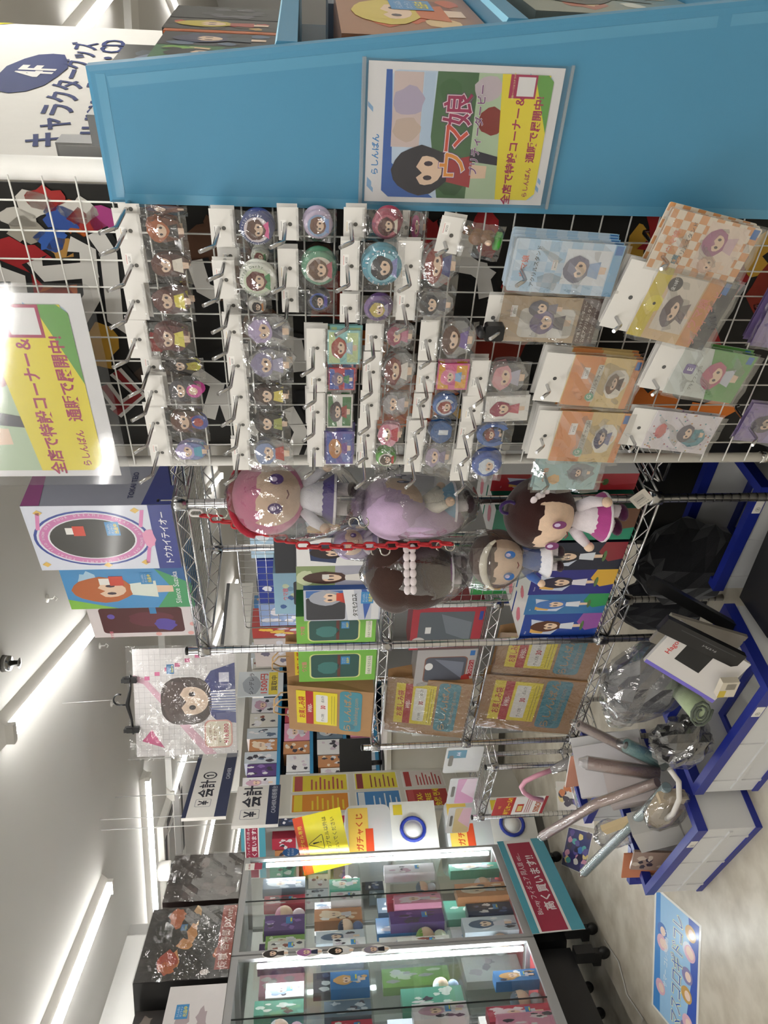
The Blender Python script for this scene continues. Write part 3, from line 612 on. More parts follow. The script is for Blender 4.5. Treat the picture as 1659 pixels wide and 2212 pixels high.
def d_pur(m, w_, h_):
    m.box(-w_, w_, 0, .0012, 0, h_, '#7d6a9c'); m.rect(-w_ * .85, h_ * .1, w_ * .85, h_ * .92, -.0003, '#8c78ac'); fig(m, 0, h_ * .5, w_ * .9, h_ * .7, -.0007, '#4c4258', '#6a6078'); m.text('Umamusume', 0, h_ * .03, w_ * .24, -.0007, '#d8d0e4', .005)
bigpack('purple charm card at the lower left of the mesh panel', 1600, 1720, 884, 962, 1.22, d_pur, None, tilt=-.12, back=1, tip=.06)
bigpack('purple card cut by the edge below the orange pack', 1645, 1760, 640, 760, 1.22, d_pur, None, tilt=-.12, back=3, tip=.06)
# ---------------------------------------------------------------- printed dark sheet behind the mesh
def backdrop():
    s0, s1, z0, z1 = -1.0, -.457, .47, 2.2
    t = thing('art_sheet', 'large dark art sheet with white brush letters behind the mesh', 'poster', 'R', s0, MN + .045, z0)
    m = M().box(0, s1 - s0, 0, .004, 0, z1 - z0, '#15130f'); rn = random.Random(11); w_, h_ = s1 - s0, z1 - z0
    part(t, 'sheet', m, 'paper'); p = M()
    for k in range(60):
        r = rn.uniform(.02, .07); x, z = rn.uniform(r * 1.3, w_ - r * 1.3), rn.uniform(.12, h_ - .12)
        p.poly(blob(x, z, r, r * rn.uniform(.6, 1.6), k, 14, .3), -.0004 - k * .00003, rn.choice(('#8a2a18', '#c86c1e', '#3a2a1e', '#a01c20', '#c89a34', '#0d0c0c', '#c05c1c', '#5a3a26', '#0d0c0c')))
    def stroke(pts, wd, c, y):
        q = [Vector((a, b)) for a, b in pts]; L_, R_ = [], []
        for i, v in enumerate(q):
            d = (q[min(i + 1, len(q) - 1)] - q[max(i - 1, 0)]).normalized(); pz = Vector((-d.y, d.x)) * wd
            L_.append(v + pz); R_.append(v - pz)
        for i in range(len(q) - 1): p.poly([tuple(R_[i]), tuple(R_[i + 1]), tuple(L_[i + 1]), tuple(L_[i])], y, c)
    def S(rx, ry): a = pf(rx, ry, MN + .044); return a[0] - s0, a[1] - z0
    letters = [[(75, 560), (95, 590), (210, 580)], [(150, 525), (190, 540), (200, 640), (165, 700)], [(205, 500), (235, 545), (250, 690), (300, 720)], [(0, 590), (40, 600), (45, 650)], [(250, 800), (300, 850), (250, 890)], [(225, 830), (262, 880)], [(940, 560), (1040, 580), (1050, 640)], [(690, 770), (700, 830), (740, 850)], [(480, 840), (500, 900), (560, 930)], [(1200, 700), (1270, 740)], [(1500, 560), (1440, 640), (1490, 700)], [(420, 560), (440, 620), (480, 640)], [(560, 720), (640, 740), (650, 800)], [(860, 480), (840, 540)], [(1010, 500), (1000, 560), (1060, 600)], [(420, 800), (470, 830), (450, 900)], [(620, 880), (650, 930), (630, 980)]]
    for i, l in enumerate(letters):
        pts = [S(*q) for q in l]; stroke(pts, .026, '#090808', -.003 - i * .0001); stroke(pts, .015, '#d9d6d0', -.0045 - i * .0001)
        if i in (4, 5): stroke(pts, .007, '#8a1a20', -.006)
    for k, (rx, ry, c) in enumerate(((40, 470, '#bdb9b0'), (70, 440, '#c9c5bc'), (60, 500, '#9c968a'), (130, 470, '#2a4c96'), (115, 520, '#2f5aa8'), (140, 540, '#b88a44'), (165, 455, '#d0ccc4'), (190, 480, '#a42a24'), (225, 475, '#a63a7c'), (100, 430, '#a02420'))):
        x, z = S(rx, ry); p.poly(blob(x, z, .022, .028, 60 + k, 14, .35), -.0024, c)
    part(t, 'print', p, 'paper')
backdrop()
# ================================================================ posters of the shop
def poster(m, w_, h_, y=-.0006, e=.0003):     # m spans x 0..w_, z 0..h_
    X = lambda a: a * w_; Z = lambda a: a * h_
    m.rect(0, 0, w_, h_, y, '#e9e8ea')
    for a, b, k in ((.07, .955, 1), (.12, .965, .7), (.66, .97, .8), (.1, .03, .7), (.16, .025, .5), (.9, .16, .5)):
        m.poly([(X(a), Z(b)), (X(a + .035), Z(b)), (X(a + .035 + .05 * k), Z(b + .035 * k)), (X(a + .05 * k), Z(b + .035 * k))], y - e, '#8db6e0')
    m.poly(rr(X(.04), Z(.05), X(.95), Z(.88), X(.05)), y - e, '#c9dcf0')
    m.poly([(X(.04), Z(.62)), (X(.3), Z(.86)), (X(.95), Z(.88)), (X(.95), Z(.91)), (X(.09), Z(.91)), (X(.04), Z(.87))], y - 2 * e, '#2f62b4')
    m.rect(X(.42), Z(.72), X(.94), Z(.87), y - 3 * e, '#d9c6c2'); m.rect(X(.42), Z(.66), X(.94), Z(.715), y - 3 * e, '#bcd2ea')
    m.poly([(X(.04), Z(.44)), (X(.95), Z(.44)), (X(.95), Z(.65)), (X(.5), Z(.66)), (X(.04), Z(.6))], y - 3 * e, '#4a7048')
    m.poly([(X(.04), Z(.26)), (X(.95), Z(.26)), (X(.95), Z(.44)), (X(.04), Z(.44))], y - 3 * e, '#b9cfae')
    for a, b, r, c in ((.55, .79, .07, '#cbb6a8'), (.74, .79, .08, '#b9aec6'), (.85, .38, .07, '#c9bcc4'), (.62, .34, .075, '#8c3028'), (.83, .58, .06, '#3f6a3c'), (.15, .53, .07, '#355a34')):
        m.poly(blob(X(a), Z(b), r * w_ * 1.3, r * h_, int(a * 100), 14, .14), y - 4 * e, c)
    fig(m, X(.25), Z(.6), w_ * .36, h_ * .52, y - 5 * e, '#26222c', '#a9343a', e=e)
    m.poly([(X(.3), Z(.26)), (X(.36), Z(.26)), (X(.42), Z(.44)), (X(.33), Z(.44))], y - 6 * e, '#2c2838')
    m.poly([(X(.04), Z(.27)), (X(.95), Z(.32)), (X(.95), Z(.07)), (X(.6), Z(.05)), (X(.09), Z(.05)), (X(.04), Z(.09))][::-1], y - 7 * e, '#f0df3a')
    m.poly([(X(.55), Z(.05)), (X(.91), Z(.05)), (X(.95), Z(.08)), (X(.95), Z(.15))], y - 8 * e, '#6aa84c')
    m.text('全店で特設コーナー＆', X(.4), Z(.19), h_ * .055, y - 9 * e, '#ad2a58', .026); m.text('らしんばん', X(.18), Z(.095), h_ * .032, y - 9 * e, '#ad2a58', .018); m.text('通販で展開中!', X(.57), Z(.09), h_ * .052, y - 9 * e, '#ad2a58', .026)
    m.rect(X(.79), Z(.135), X(.95), Z(.275), y - 9 * e, '#ad2a58'); m.rect(X(.805), Z(.145), X(.935), Z(.235), y - 10 * e, '#efeeee'); m.text('通販ページはコチラ!!▼', X(.87), Z(.25), h_ * .012, y - 10 * e, '#f4e9a0', .0)
    for k, (c, b) in enumerate((('#7a3c78', .055), ('#f6ecec', .036), ('#d8503c', .012))):
        for i, ch in enumerate('ウマ娘'): m.text(ch, X(.3 + .2 * i), Z(.47), h_ * .16, y - (10 + k) * e, c if k < 2 else ('#e8963c', '#d8503c', '#a62a5c')[i], b)
    for c, b, k in (('#f4eef2', .05, 12), ('#7a3c78', .012, 13)): m.text('プリティーダービー', X(.55), Z(.395), h_ * .05, y - k * e, c, b)
    m.text('らしんばん', X(.36), Z(.935), h_ * .042, y - 2 * e, '#3c8cd0', .02)
t = thing('poster', 'A4 shop poster in a clear sleeve taped on the blue end panel', 'poster', 'R', -.445, BN - .003, 1.115)
part(t, 'sheet', M().box(0, .202, 0, .001, 0, .296, '#e9e8ea'), 'paper'); m = M(); poster(m, .202, .296, -.0005, .00012); part(t, 'print', m, 'paper')
m = M().box(-.004, .206, -.004, -.0035, -.008, .304, '#fff'); part(t, 'sleeve', m, 'sleeve_film'); part(t, 'sleeve_edge', M().box(-.005, .207, -.0045, .0, .300, .306, '#bcd2dc').box(-.005, .207, -.0045, 0, -.0125, -.008, '#9cc4d4'), 'acrylic')
t = thing('poster', 'large laminated shop poster with yellow foot at the upper picture edge', 'poster', 'R', -1.0, 1.245, 1.89)
part(t, 'sheet', M().box(0, .396, 0, .001, 0, .56, '#e9e8ea'), 'paper'); m = M(); poster(m, .396, .56, -.0005, .00015); part(t, 'print', m, 'coated')
part(t, 'lamination', M().plate(rr(-.02, -.02, .416, .58, .012), -.004, -.0035, '#fff'), 'sleeve_film')
# ================================================================ boxes
def carton(lbl, x0, y0, y1, n, zb, d, body, draw, side=None, top=None, rz=0., xr=None, f='R', name='figure_box', grp=None, mat='coated', xm=None, win=None):
    """front face from photo columns y0..y1 and top row x0 on plane n, standing at height zb"""
    ym = (y0 + y1) / 2; zt = pf(x0, ym, n, f)[1]; xm = xm or x0 + 60
    sl = pf(xm, y1, n, f)[0]; sr = pf(xm, y0, n, f)[0]; hw = (sr - sl) / 2; H_ = zt - zb
    t = thing(name, lbl, 'box', f, (sl + sr) / 2, n, zb, rz, grp)
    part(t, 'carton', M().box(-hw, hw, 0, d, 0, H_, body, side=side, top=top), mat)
    if draw:
        m = M(); draw(m, hw, H_)
        if m.v: part(t, 'front_print', m, 'coated')
    if win:
        a, b, c, dd, col = win; part(t, 'window', M().poly(rr(-hw + a * 2 * hw, b * H_, -hw + c * 2 * hw, dd * H_, .01), -.0008, col), 'coated', 'glossy dark box window')
    return t
def d_tokai(m, w_, h_):
    y = -.0004; m.rect(-w_, 0, w_, h_, y, '#dfe3f2'); m.rect(-w_, 0, w_, h_ * .16, y - .0002, '#26358c'); cz = h_ * .58; R_ = w_ * .86; rz = h_ * .40
    for k, (a, b, c) in enumerate(((1.0, 1.0, '#33489c'), (.94, .95, '#e9e9f5'), (.9, .91, '#d282b8'), (.74, .76, '#f0eef6'), (.71, .73, '#3c3a36'))): m.poly(ell(0, cz, R_ * a, rz * b, 36), y - .0003 - k * .0001, c)
    st = 'SHOW OFF YOUR DREAMS! TOKAI TEIO '
    for i, ch in enumerate(st * 2):
        if ch != ' ': a = math.pi / 2 - 2 * math.pi * i / (len(st) * 2); m.text(ch, .82 * R_ * math.cos(a), cz + .82 * rz * math.sin(a), w_ * .085, y - .0009, '#f4e8f2', .0, rot=a - math.pi / 2)
    for a, b in ((-.8, .95), (.8, .9), (-.78, .25), (.85, .25), (-.85, .52)): m.poly([(a * w_ - .01, b * h_), (a * w_, b * h_ - .012), (a * w_ + .01, b * h_), (a * w_, b * h_ + .012)], y - .0009, '#e8c268')
    for a, b in ((.55, .92), (-.55, .22), (.6, .22)): m.poly([(a * w_ - .03, b * h_), (a * w_ + .03, b * h_ - .012), (a * w_ + .03, b * h_ - .002), (a * w_ - .03, b * h_ + .01)], y - .0009, '#e08ac0')
    m.poly(blob(0, h_ * .19, w_ * .28, h_ * .045, 4), y - .001, '#eaa0c4'); m.text('トウカイテイオー', 0, h_ * .05, w_ * .21, y - .0008, '#eef0fa', .015); sticker(m, w_ * .1, h_ * .38, w_ * .42, y - .0012); m.rect(w_ * .1, h_ * .62, w_ * .4, h_ * .7, y - .0012, '#d2432f'); m.rect(w_ * .15, h_ * .7, w_ * .35, h_ * .75, y - .0012, '#f4f2ee')
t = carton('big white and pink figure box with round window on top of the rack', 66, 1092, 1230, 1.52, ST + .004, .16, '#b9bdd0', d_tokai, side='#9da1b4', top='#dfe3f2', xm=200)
hwT = .118
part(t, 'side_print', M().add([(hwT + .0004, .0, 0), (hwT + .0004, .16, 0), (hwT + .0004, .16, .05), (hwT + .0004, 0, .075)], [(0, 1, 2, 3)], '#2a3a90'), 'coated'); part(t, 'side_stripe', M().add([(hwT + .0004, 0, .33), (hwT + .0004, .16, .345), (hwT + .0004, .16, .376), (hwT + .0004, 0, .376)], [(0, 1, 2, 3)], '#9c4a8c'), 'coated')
m = M().text('TOKAI TEIO', .08, .1, .02, 0, '#2c3468', .02).xf(lambda x, y, z: (hwT + .0006, x, z)); part(t, 'side_lettering', m, 'coated')
def d_suz(m, w_, h_):
    y = -.0004; m.rect(-w_, 0, w_, h_, y, '#4c97d2'); m.poly([(-w_, 0), (w_, 0), (w_, h_ * .28), (0, h_ * .16), (-w_, h_ * .3)], y - .0002, '#4ba36c'); m.poly([(-w_, h_ * .62), (-w_ * .5, h_), (-w_, h_)], y - .0002, '#8cc84c'); m.poly([(w_ * .2, 0), (w_, 0), (w_, h_ * .3)], y - .0003, '#2c66a4'); m.poly(blob(w_ * .3, h_ * .8, w_ * .5, h_ * .08, 2), y - .0002, '#b4d8f0')
    fig(m, -w_ * .05, h_ * .55, w_ * 1.2, h_ * .8, y - .0004, '#c06a38', '#e8efe6', e=.0001); m.text('Silence Suzuka', 0, h_ * .1, w_ * .27, y - .001, '#f6f8fa', .005); sticker(m, w_ * .2, h_ * .3, w_ * .55, y - .0011); m.rect(w_ * .15, h_ * .53, w_ * .6, h_ * .64, y - .0011, '#d0452f'); m.rect(w_ * .2, h_ * .64, w_ * .5, h_ * .72, y - .0011, '#f3f1ec')
carton('blue and green figure box with white lettering on top of the rack', 140, 1227, 1315, 1.6, ST + .004, .12, '#3f86c0', d_suz, top='#cfe0ee')
def d_pp(m, w_, h_):
    y = -.0004; m.rect(-w_, 0, w_, h_, y, '#ece2e4'); m.poly(rr(-w_ * .72, h_ * .15, w_ * .95, h_ * .9, .012), y - .0002, '#552024'); m.poly(blob(w_ * .2, h_ * .45, w_ * .5, h_ * .2, 3), y - .0004, '#6a2a36'); m.poly(blob(-w_ * .2, h_ * .32, w_ * .4, h_ * .1, 5), y - .0005, '#5c48a8'); m.poly(ell(w_ * .4, h_ * .8, w_ * .16, w_ * .16), y - .0005, '#6a56b4')
    for a, b in ((-.84, .4), (-.82, .1), (-.2, .07)): m.poly(ell(a * w_, b * h_, w_ * .13, w_ * .13), y - .0003, '#f0b4b0')
    sticker(m, w_ * .55, h_ * .38, w_ * .4, y - .0006, False); m.text('ウマ娘', -w_ * .84, h_ * .82, w_ * .18, y - .0004, '#e07a8c', .02)
carton('white and wine red boxed prize at the left end of the rack top', 195, 1312, 1376, 1.63, ST + .004, .12, '#e8dcde', d_pp, top='#f0eaea')
# ---- middle shelf of the near rack
def d_idol(bg, acc, hair, cl, nm):
    def f(m, w_, h_):
        y = -.0004; m.rect(-w_, 0, w_, h_, y, bg); m.poly([(-w_ * .2, 0), (w_, 0), (w_, h_ * .25), (w_ * .3, h_ * .3), (-w_ * .4, h_ * .16)], y - .0002, acc); m.poly([(w_ * .3, h_ * .62), (w_ * .6, h_ * .9), (-w_ * .6, h_ * .85), (-w_ * .7, h_ * .6), (0, h_ * .48)], y - .0002, '#cdd6ea'); m.poly([(-w_ * .5, h_ * .88), (-w_ * .2, h_ * .88), (-w_ * .3, h_ * .68), (-w_ * .6, h_ * .72)], y - .0003, '#e0b060')
        fig(m, 0, h_ * .56, w_ * .85, h_ * .66, y - .0004, hair, cl, e=.0001); m.poly(ell(0, h_ * .22, w_ * .4, h_ * .022), y - .0004, '#5c7c4c'); m.text(nm, -w_ * .5, h_ * .93, w_ * .13, y - .0004, '#eef', .0)
    return f
def d_white(m, w_, h_):
    y = -.0004; m.rect(-w_, 0, w_, h_, y, '#eeeeee'); m.poly([(w_ * .0, 0), (w_, 0), (w_, h_ * .25), (w_ * .5, h_ * .22)], y - .0002, '#9c2a4a'); m.poly([(-w_ * .8, h_ * .55), (w_ * .7, h_ * .5), (w_ * .6, h_ * .86), (-w_ * .6, h_ * .84)], y - .0002, '#2a3a62'); m.poly(ell(0, h_ * .7, w_ * .3, h_ * .12), y - .0003, '#f2f2f2'); fig(m, 0, h_ * .5, w_ * .9, h_ * .7, y - .0004, '#2c2022', '#d8c09c', e=.0001); m.poly(ell(0, h_ * .2, w_ * .4, h_ * .03), y - .0004, '#8c7c6c')
carton('navy box at the right end of the middle shelf, behind the pink doll', 640, 1118, 1160, 1.6, SM_ + .004, .12, '#1f2a44', d_idol('#1f2a44', '#a9b4c4', '#c0a070', '#8a94b4', 'Sora'), xm=720, top='#222')
carton('white figure box with a navy pattern on the middle shelf', 640, 1162, 1222, 1.6, SM_ + .004, .14, '#e8e8e8', d_white, xm=720)
def d_land(m, w_, h_):
    y = -.0004; m.rect(-w_, 0, w_, h_, y, '#a9a9b8'); m.rect(-w_, h_ * .55, w_, h_, y - .0001, '#8fa070'); m.poly(blob(0, h_ * .9, w_ * .7, h_ * .1, 8), y - .0002, '#cdd6b0'); fig(m, 0, h_ * .5, w_ * 1., h_ * .85, y - .0004, '#4a3028', '#e6e2dc', e=.0001); m.rect(-w_ * .2, h_ * .02, w_ * .8, h_ * .1, y - .0009, '#c9c4d8'); m.rect(-w_ * .1, h_ * .62, w_ * .3, h_ * .7, y - .001, '#e4e0da')
carton('figure box with a lakeside picture on the middle shelf', 640, 1222, 1272, 1.6, SM_ + .004, .12, '#8c8c98', d_land, xm=720)
def d_tam(m, w_, h_):
    y = -.0004; m.rect(-w_, 0, w_, h_, y, '#c8ccd8'); m.poly(rr(-w_ * .94, h_ * .46, w_ * .5, h_ * .97, .008), y - .0002, '#3a3a40'); m.rect(w_ * .52, h_ * .4, w_ * .96, h_ * .97, y - .0002, '#4a74b8'); fig(m, w_ * .5, h_ * .68, w_ * .9, h_ * .5, y - .0004, '#a9acb8', '#b83c38', e=.0001, full=False)
    m.poly([(-w_, h_ * .28), (w_, h_ * .36), (w_, h_ * .5), (-w_, h_ * .42)], y - .0008, '#e6e8ee'); m.text('タマモクロス', 0, h_ * .31, w_ * .25, y - .0011, '#222', .02, rot=.06); m.rect(-w_ * .95, h_ * .02, w_ * .95, h_ * .12, y - .0005, '#e4e4e6'); m.poly([(-w_, h_ * .2), (w_ * .3, h_ * .12), (w_, h_ * .2), (w_, h_ * .26)], y - .0006, '#3c62b0'); m.rect(w_ * .3, h_ * .5, w_ * .8, h_ * .58, y - .001, '#d0452f'); sticker(m, w_ * .1, h_ * .1, w_ * .75, y - .0012)
carton('figure box with black katakana name band on the middle shelf', 656, 1274, 1340, 1.58, SM_ + .004, .12, '#3a62a8', d_tam, xm=720)
def d_green(m, w_, h_):
    y = -.0004; m.rect(-w_, 0, w_, h_, y, '#7fc24c'); m.poly(rr(-w_ * .8, h_ * .2, w_ * .78, h_ * .86, .02), y - .0002, '#e3e89a'); m.poly(rr(-w_ * .75, h_ * .22, w_ * .74, h_ * .84, .018), y - .0003, '#2f5a54'); m.poly(blob(-w_ * .1, h_ * .62, w_ * .4, h_ * .14, 3), y - .0005, '#44807c'); m.rect(-w_ * .7, h_ * .46, w_ * .7, h_ * .5, y - .0005, '#6a3a34'); m.text('ウマ娘', 0, h_ * .9, w_ * .22, y - .0005, '#e88a8a', .02)
    sticker(m, w_ * .1, h_ * .34, w_ * .5, y - .0008); m.rect(-w_ * .6, h_ * .05, w_ * .6, h_ * .13, y - .0005, '#eef0d8'); m.text('たぬき ちびぐるみ', 0, h_ * .07, w_ * .14, y - .0007, '#3a6a34', .0)
carton('dark green window box behind the left post of the near rack', 640, 1330, 1390, 1.66, SM_ + .004, .12, '#3c7a44', d_green, xm=720)
carton('charcoal box standing behind the middle shelf row', 592, 1140, 1238, 1.86, SM_ + .004, .1, '#33343c', None, xm=620)
def d_lb(m, w_, h_):
    y = -.0004; m.rect(-w_, 0, w_, h_, y, '#a4cbe4'); rn = random.Random(3)
    for k in range(14): m.poly(blob(rn.uniform(-.9, .9) * w_, rn.uniform(.05, .95) * h_, .012, .012, k, 8), y - .0002, rn.choice(('#4a6cae', '#e0e8c8', '#7fa8c8')))
    m.poly(rr(-w_ * .55, h_ * .3, w_ * .6, h_ * .8, .01), y - .0003, '#3c3e48'); m.text('ウマ娘', 0, h_ * .86, w_ * .2, y - .0004, '#e07a8c', .02)
carton('pale blue flowered window box behind the middle shelf row', 592, 1238, 1326, 1.86, SM_ + .004, .1, '#9cc4de', d_lb, xm=620)
# ---- lower shelf: the row of stage dress boxes
IG = 'stage dress figure boxes on the lower shelf'
for i, (y0, y1, bg, ac, hr, cl, nm, lb, sd_) in enumerate((
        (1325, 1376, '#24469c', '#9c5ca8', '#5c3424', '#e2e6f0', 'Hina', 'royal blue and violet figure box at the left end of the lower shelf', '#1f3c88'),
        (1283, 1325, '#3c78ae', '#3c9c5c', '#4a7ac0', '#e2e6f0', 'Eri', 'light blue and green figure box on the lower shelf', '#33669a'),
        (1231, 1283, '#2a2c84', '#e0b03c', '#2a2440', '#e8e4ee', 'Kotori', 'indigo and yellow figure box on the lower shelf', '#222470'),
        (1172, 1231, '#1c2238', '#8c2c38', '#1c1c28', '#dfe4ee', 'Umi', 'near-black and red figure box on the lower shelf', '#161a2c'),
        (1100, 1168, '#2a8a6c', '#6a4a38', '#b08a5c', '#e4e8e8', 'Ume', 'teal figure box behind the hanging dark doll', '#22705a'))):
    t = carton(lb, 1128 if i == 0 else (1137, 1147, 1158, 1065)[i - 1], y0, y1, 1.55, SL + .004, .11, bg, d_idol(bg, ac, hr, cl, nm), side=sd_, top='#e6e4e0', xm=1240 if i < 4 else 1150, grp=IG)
    hw = t.children[0].data.vertices[1].co.x; H_ = t.children[0].data.vertices[4].co.z
    part(t, 'top_print', M().add([(x, y, H_ + .0005) for x, y in blob(0, .055, hw * .45, .02, i)], [tuple(range(18))], '#dc7a8a'), 'coated')
    t2 = dup(t); t2['label'] = lb.split(' figure box')[0] + ' twin box behind the front one'; t2.location = W('R', *(lambda q: (q.x * math.cos(ANG['R']) + q.y * math.sin(ANG['R']), 1.67, q.z))(t.location))
carton('bright green figure box in the second row behind the dolls', 1020, 1236, 1284, 1.80, SL + .004, .11, '#3a9a50', d_idol('#3a9a50', '#3a9a50', '#8a3a2c', '#d8dcec', 'Rin'), xm=1060, top='#e6e4e0')
carton('red figure box seen between the mesh panel and the rack post', 1062, 1025, 1060, 1.62, SL + .004, .11, '#b8323a', d_idol('#b8323a', '#c84a54', '#5c4a7c', '#c8ccdc', 'Nico'), xm=1090, top='#e6e4e0', side='#e0dede')
carton('lime green figure box behind the rack post', 1062, 1066, 1100, 1.66, SL + .004, .11, '#6aa83c', d_idol('#6aa83c', '#d8b45c', '#d8a06c', '#e4e8e8', 'Hana'), xm=1100, top='#e6e4e0')
# ---- lower rack
def d_red(m, w_, h_):
    y = -.0004; m.rect(-w_, 0, w_, h_, y, '#b03040'); m.poly(rr(-w_ * .75, h_ * .14, w_ * .8, h_ * .9, .006), y - .0002, '#5c646c'); m.poly([(-w_ * .6, h_ * .16), (w_ * .3, h_ * .16), (w_ * .7, h_ * .6), (-w_ * .2, h_ * .5)], y - .0003, '#78808a'); m.poly(ell(-w_ * .6, h_ * .88, w_ * .22, w_ * .22), y - .0004, '#c8c4c4'); m.rect(w_ * .4, h_ * .02, w_ * .8, h_ * .07, y - .0004, '#2a4a9c'); m.rect(-w_ * .2, h_ * .72, w_ * .1, h_ * .8, y - .0005, '#eee')
carton('red window box on the middle level of the lower rack', 888, 1312, 1402, 1.83, H2[1] + .004, .1, '#8c2430', d_red, xm=970)
def d_frame(m, w_, h_):
    y = -.0004; m.rect(-w_, 0, w_, h_, y, '#b4b0b0'); m.poly(rr(-w_ * .78, h_ * .14, w_ * .62, h_ * .86, .02), y - .0002, '#8a5c4c'); m.poly(rr(-w_ * .74, h_ * .16, w_ * .58, h_ * .84, .018), y - .0003, '#565a66'); m.poly([(-w_ * .6, h_ * .2), (w_ * .3, h_ * .2), (w_ * .5, h_ * .7)], y - .0004, '#7a8090'); m.poly(blob(-w_ * .6, h_ * .13, w_ * .24, h_ * .08, 4), y - .0005, '#b03a3a'); m.rect(-w_ * .5, h_ * .03, w_ * .4, h_ * .11, y - .0005, '#a83038'); m.text('フロッシュ', 0, h_ * .045, w_ * .16, y - .0007, '#f2eaea', .01); m.rect(w_ * .66, h_ * .04, w_ * .92, h_ * .12, y - .0005, '#3a78c0'); m.poly(ell(w_ * .1, h_ * .78, w_ * .2, w_ * .14, 12), y - .0006, '#eee')
carton('silver-grey window box with ornate frame beside the kraft bag', 898, 1403, 1480, 1.82, H2[1] + .004, .1, '#9c9896', d_frame, xm=970)
carton('lime green window box with yellow outline on the lower rack top', 645, 1404, 1470, 1.81, H2[0] + .004, .1, '#5a9c38', d_green, xm=740)
def kraft(lbl, x0, y0, y1, n, zb, d, handle, lean=0., wrap=True, big=1.):
    ym = (y0 + y1) / 2; zt = pf(x0, ym, n)[1]; H_ = zt - zb; xm = x0 + 90; sl = pf(xm, y1, n)[0]; sr = pf(xm, y0, n)[0]; hw = (sr - sl) / 2
    t = thing('paper_bag', lbl, 'paper bag', 'R', (sl + sr) / 2, n, zb, 0, 'kraft lucky bags on the lower rack'); K = '#b48c62'
    m = M(); g = .35; lv = [(0, 1, 1, 0), (H_ * .5, 1, .6333, .35), (H_ * .9, .98, .34, .75), (H_, .97, .26, .9)]; rings = []
    for z, kx, ky, gi in lv:
        y0_, y1_ = d * (.5 - .5 * ky) , d * (.5 + .5 * ky); yc = (y0_ + y1_) / 2; gx = hw * kx * (1 - .25 * gi)
        rings.append([(-hw * kx, y0_, z), (hw * kx, y0_, z), (gx, yc, z), (hw * kx, y1_, z), (-hw * kx, y1_, z), (-gx, yc, z)])
    for a, b in zip(rings, rings[1:]): m.hull(a, b, K, caps=False)
    m.add(rings[0], [(5, 4, 3, 2, 1, 0)], K); part(t, 'bag_body', m, 'kraft')
    def fy(z):
        for (za, _, ka, _), (zb_, _, kb, _) in zip(lv, lv[1:]):
            if z <= zb_ + 1e-6: k = ka + (kb - ka) * (z - za) / (zb_ - za); return d * (.5 - .5 * k)
        return d * .37
    p = M(); y = -.0015
    lz0, lz1 = H_ * .42, H_ * .9; lx0, lx1 = -hw * .62, hw * .82
    p.rect(lx0, lz0, lx1, lz1, y, '#f2df2e'); p.rect(lx0, H_ * .70, lx1, H_ * .79, y - .0003, '#bd2b2e'); p.text('お楽しみ袋', hw * .1, H_ * .805, H_ * .085, y - .0003, '#c8282c', .02, sx=.9 * hw / (H_ * .4)); p.text('¥980-', hw * .1, H_ * .715, H_ * .075, y - .0006, '#f6e6e0', .012)
    p.poly(rr(-hw * .5, H_ * .53, hw * .7, H_ * .67, .008), y - .0003, '#f4f2ec'); p.text('グッズ約', -hw * .46, H_ * .575, H_ * .04, y - .0006, '#222', .005, 'l'); p.text('30', hw * .18, H_ * .56, H_ * .075, y - .0006, '#c4282c', .03); p.text('点入り!', hw * .66, H_ * .575, H_ * .04, y - .0006, '#222', .005, 'r')
    for k in range(2): p.rect(lx0 + .01, H_ * (.45 + .03 * k), lx1 - .02, H_ * (.455 + .03 * k), y - .0004, '#8a8430')
    p.poly(rr(-hw * .8, H_ * .13, hw * .95, H_ * .39, .02), y, '#4a92a4'); p.text('らしんばん', hw * .1, H_ * .26, H_ * .095, y - .0004, '#b9946c', .02, sx=.36 * hw / (H_ * .095)); p.text('lashinbang.com', hw * .1, H_ * .175, H_ * .07, y - .0004, '#b9946c', .0, sx=.2 * hw / (H_ * .07)); p.poly(ell(-hw * .6, H_ * .26, hw * .14, H_ * .06), y - .0003, '#3f7f90')
    p.v = [(a, b + fy(c), c) for a, b, c in p.v]; part(t, 'label_print', p, 'coated')
    if handle:
        for yy in (d * .38, d * .62): part(t, 'handle', M().tube([(-hw * .35, yy, H_ - .02), (-hw * .33, yy, H_ + .03), (-hw * .1, yy - .01, H_ + .06), (hw * .15, yy - .012, H_ + .058), (hw * .33, yy, H_ + .03), (hw * .35, yy, H_ - .02)], .0035, '#c8a678', 6), 'kraft')
    elif wrap: part(t, 'plastic_wrap', M().sheet(-hw * 1.01, hw * 1.01, .0, H_ * 1.02, -.004, 7, 10, .0035, '#fff', .004, int(y0)).xf(lambda a, b, c: (a, b + fy(min(c, H_)), c)), 'film')
    return t
kraft('kraft lucky bag with handles behind the lime green box', 618, 1400, 1498, 1.965, H2[0] + .004, .12, True)
kraft('kraft lucky bag with handles at the left end of the rack top', 622, 1500, 1596, 1.80, H2[0] + .004, .15, True)
kraft('wrapped kraft lucky bag on the middle level of the lower rack', 838, 1482, 1597, 1.79, H2[1] + .004, .15, False)
kraft('wrapped kraft lucky bag on the bottom level, right one', 1080, 1385, 1472, 1.80, H2[2] + .004, .14, False)
kraft('wrapped kraft lucky bag on the bottom level, left one', 1045, 1478, 1590, 1.79, H2[2] + .004, .16, False)
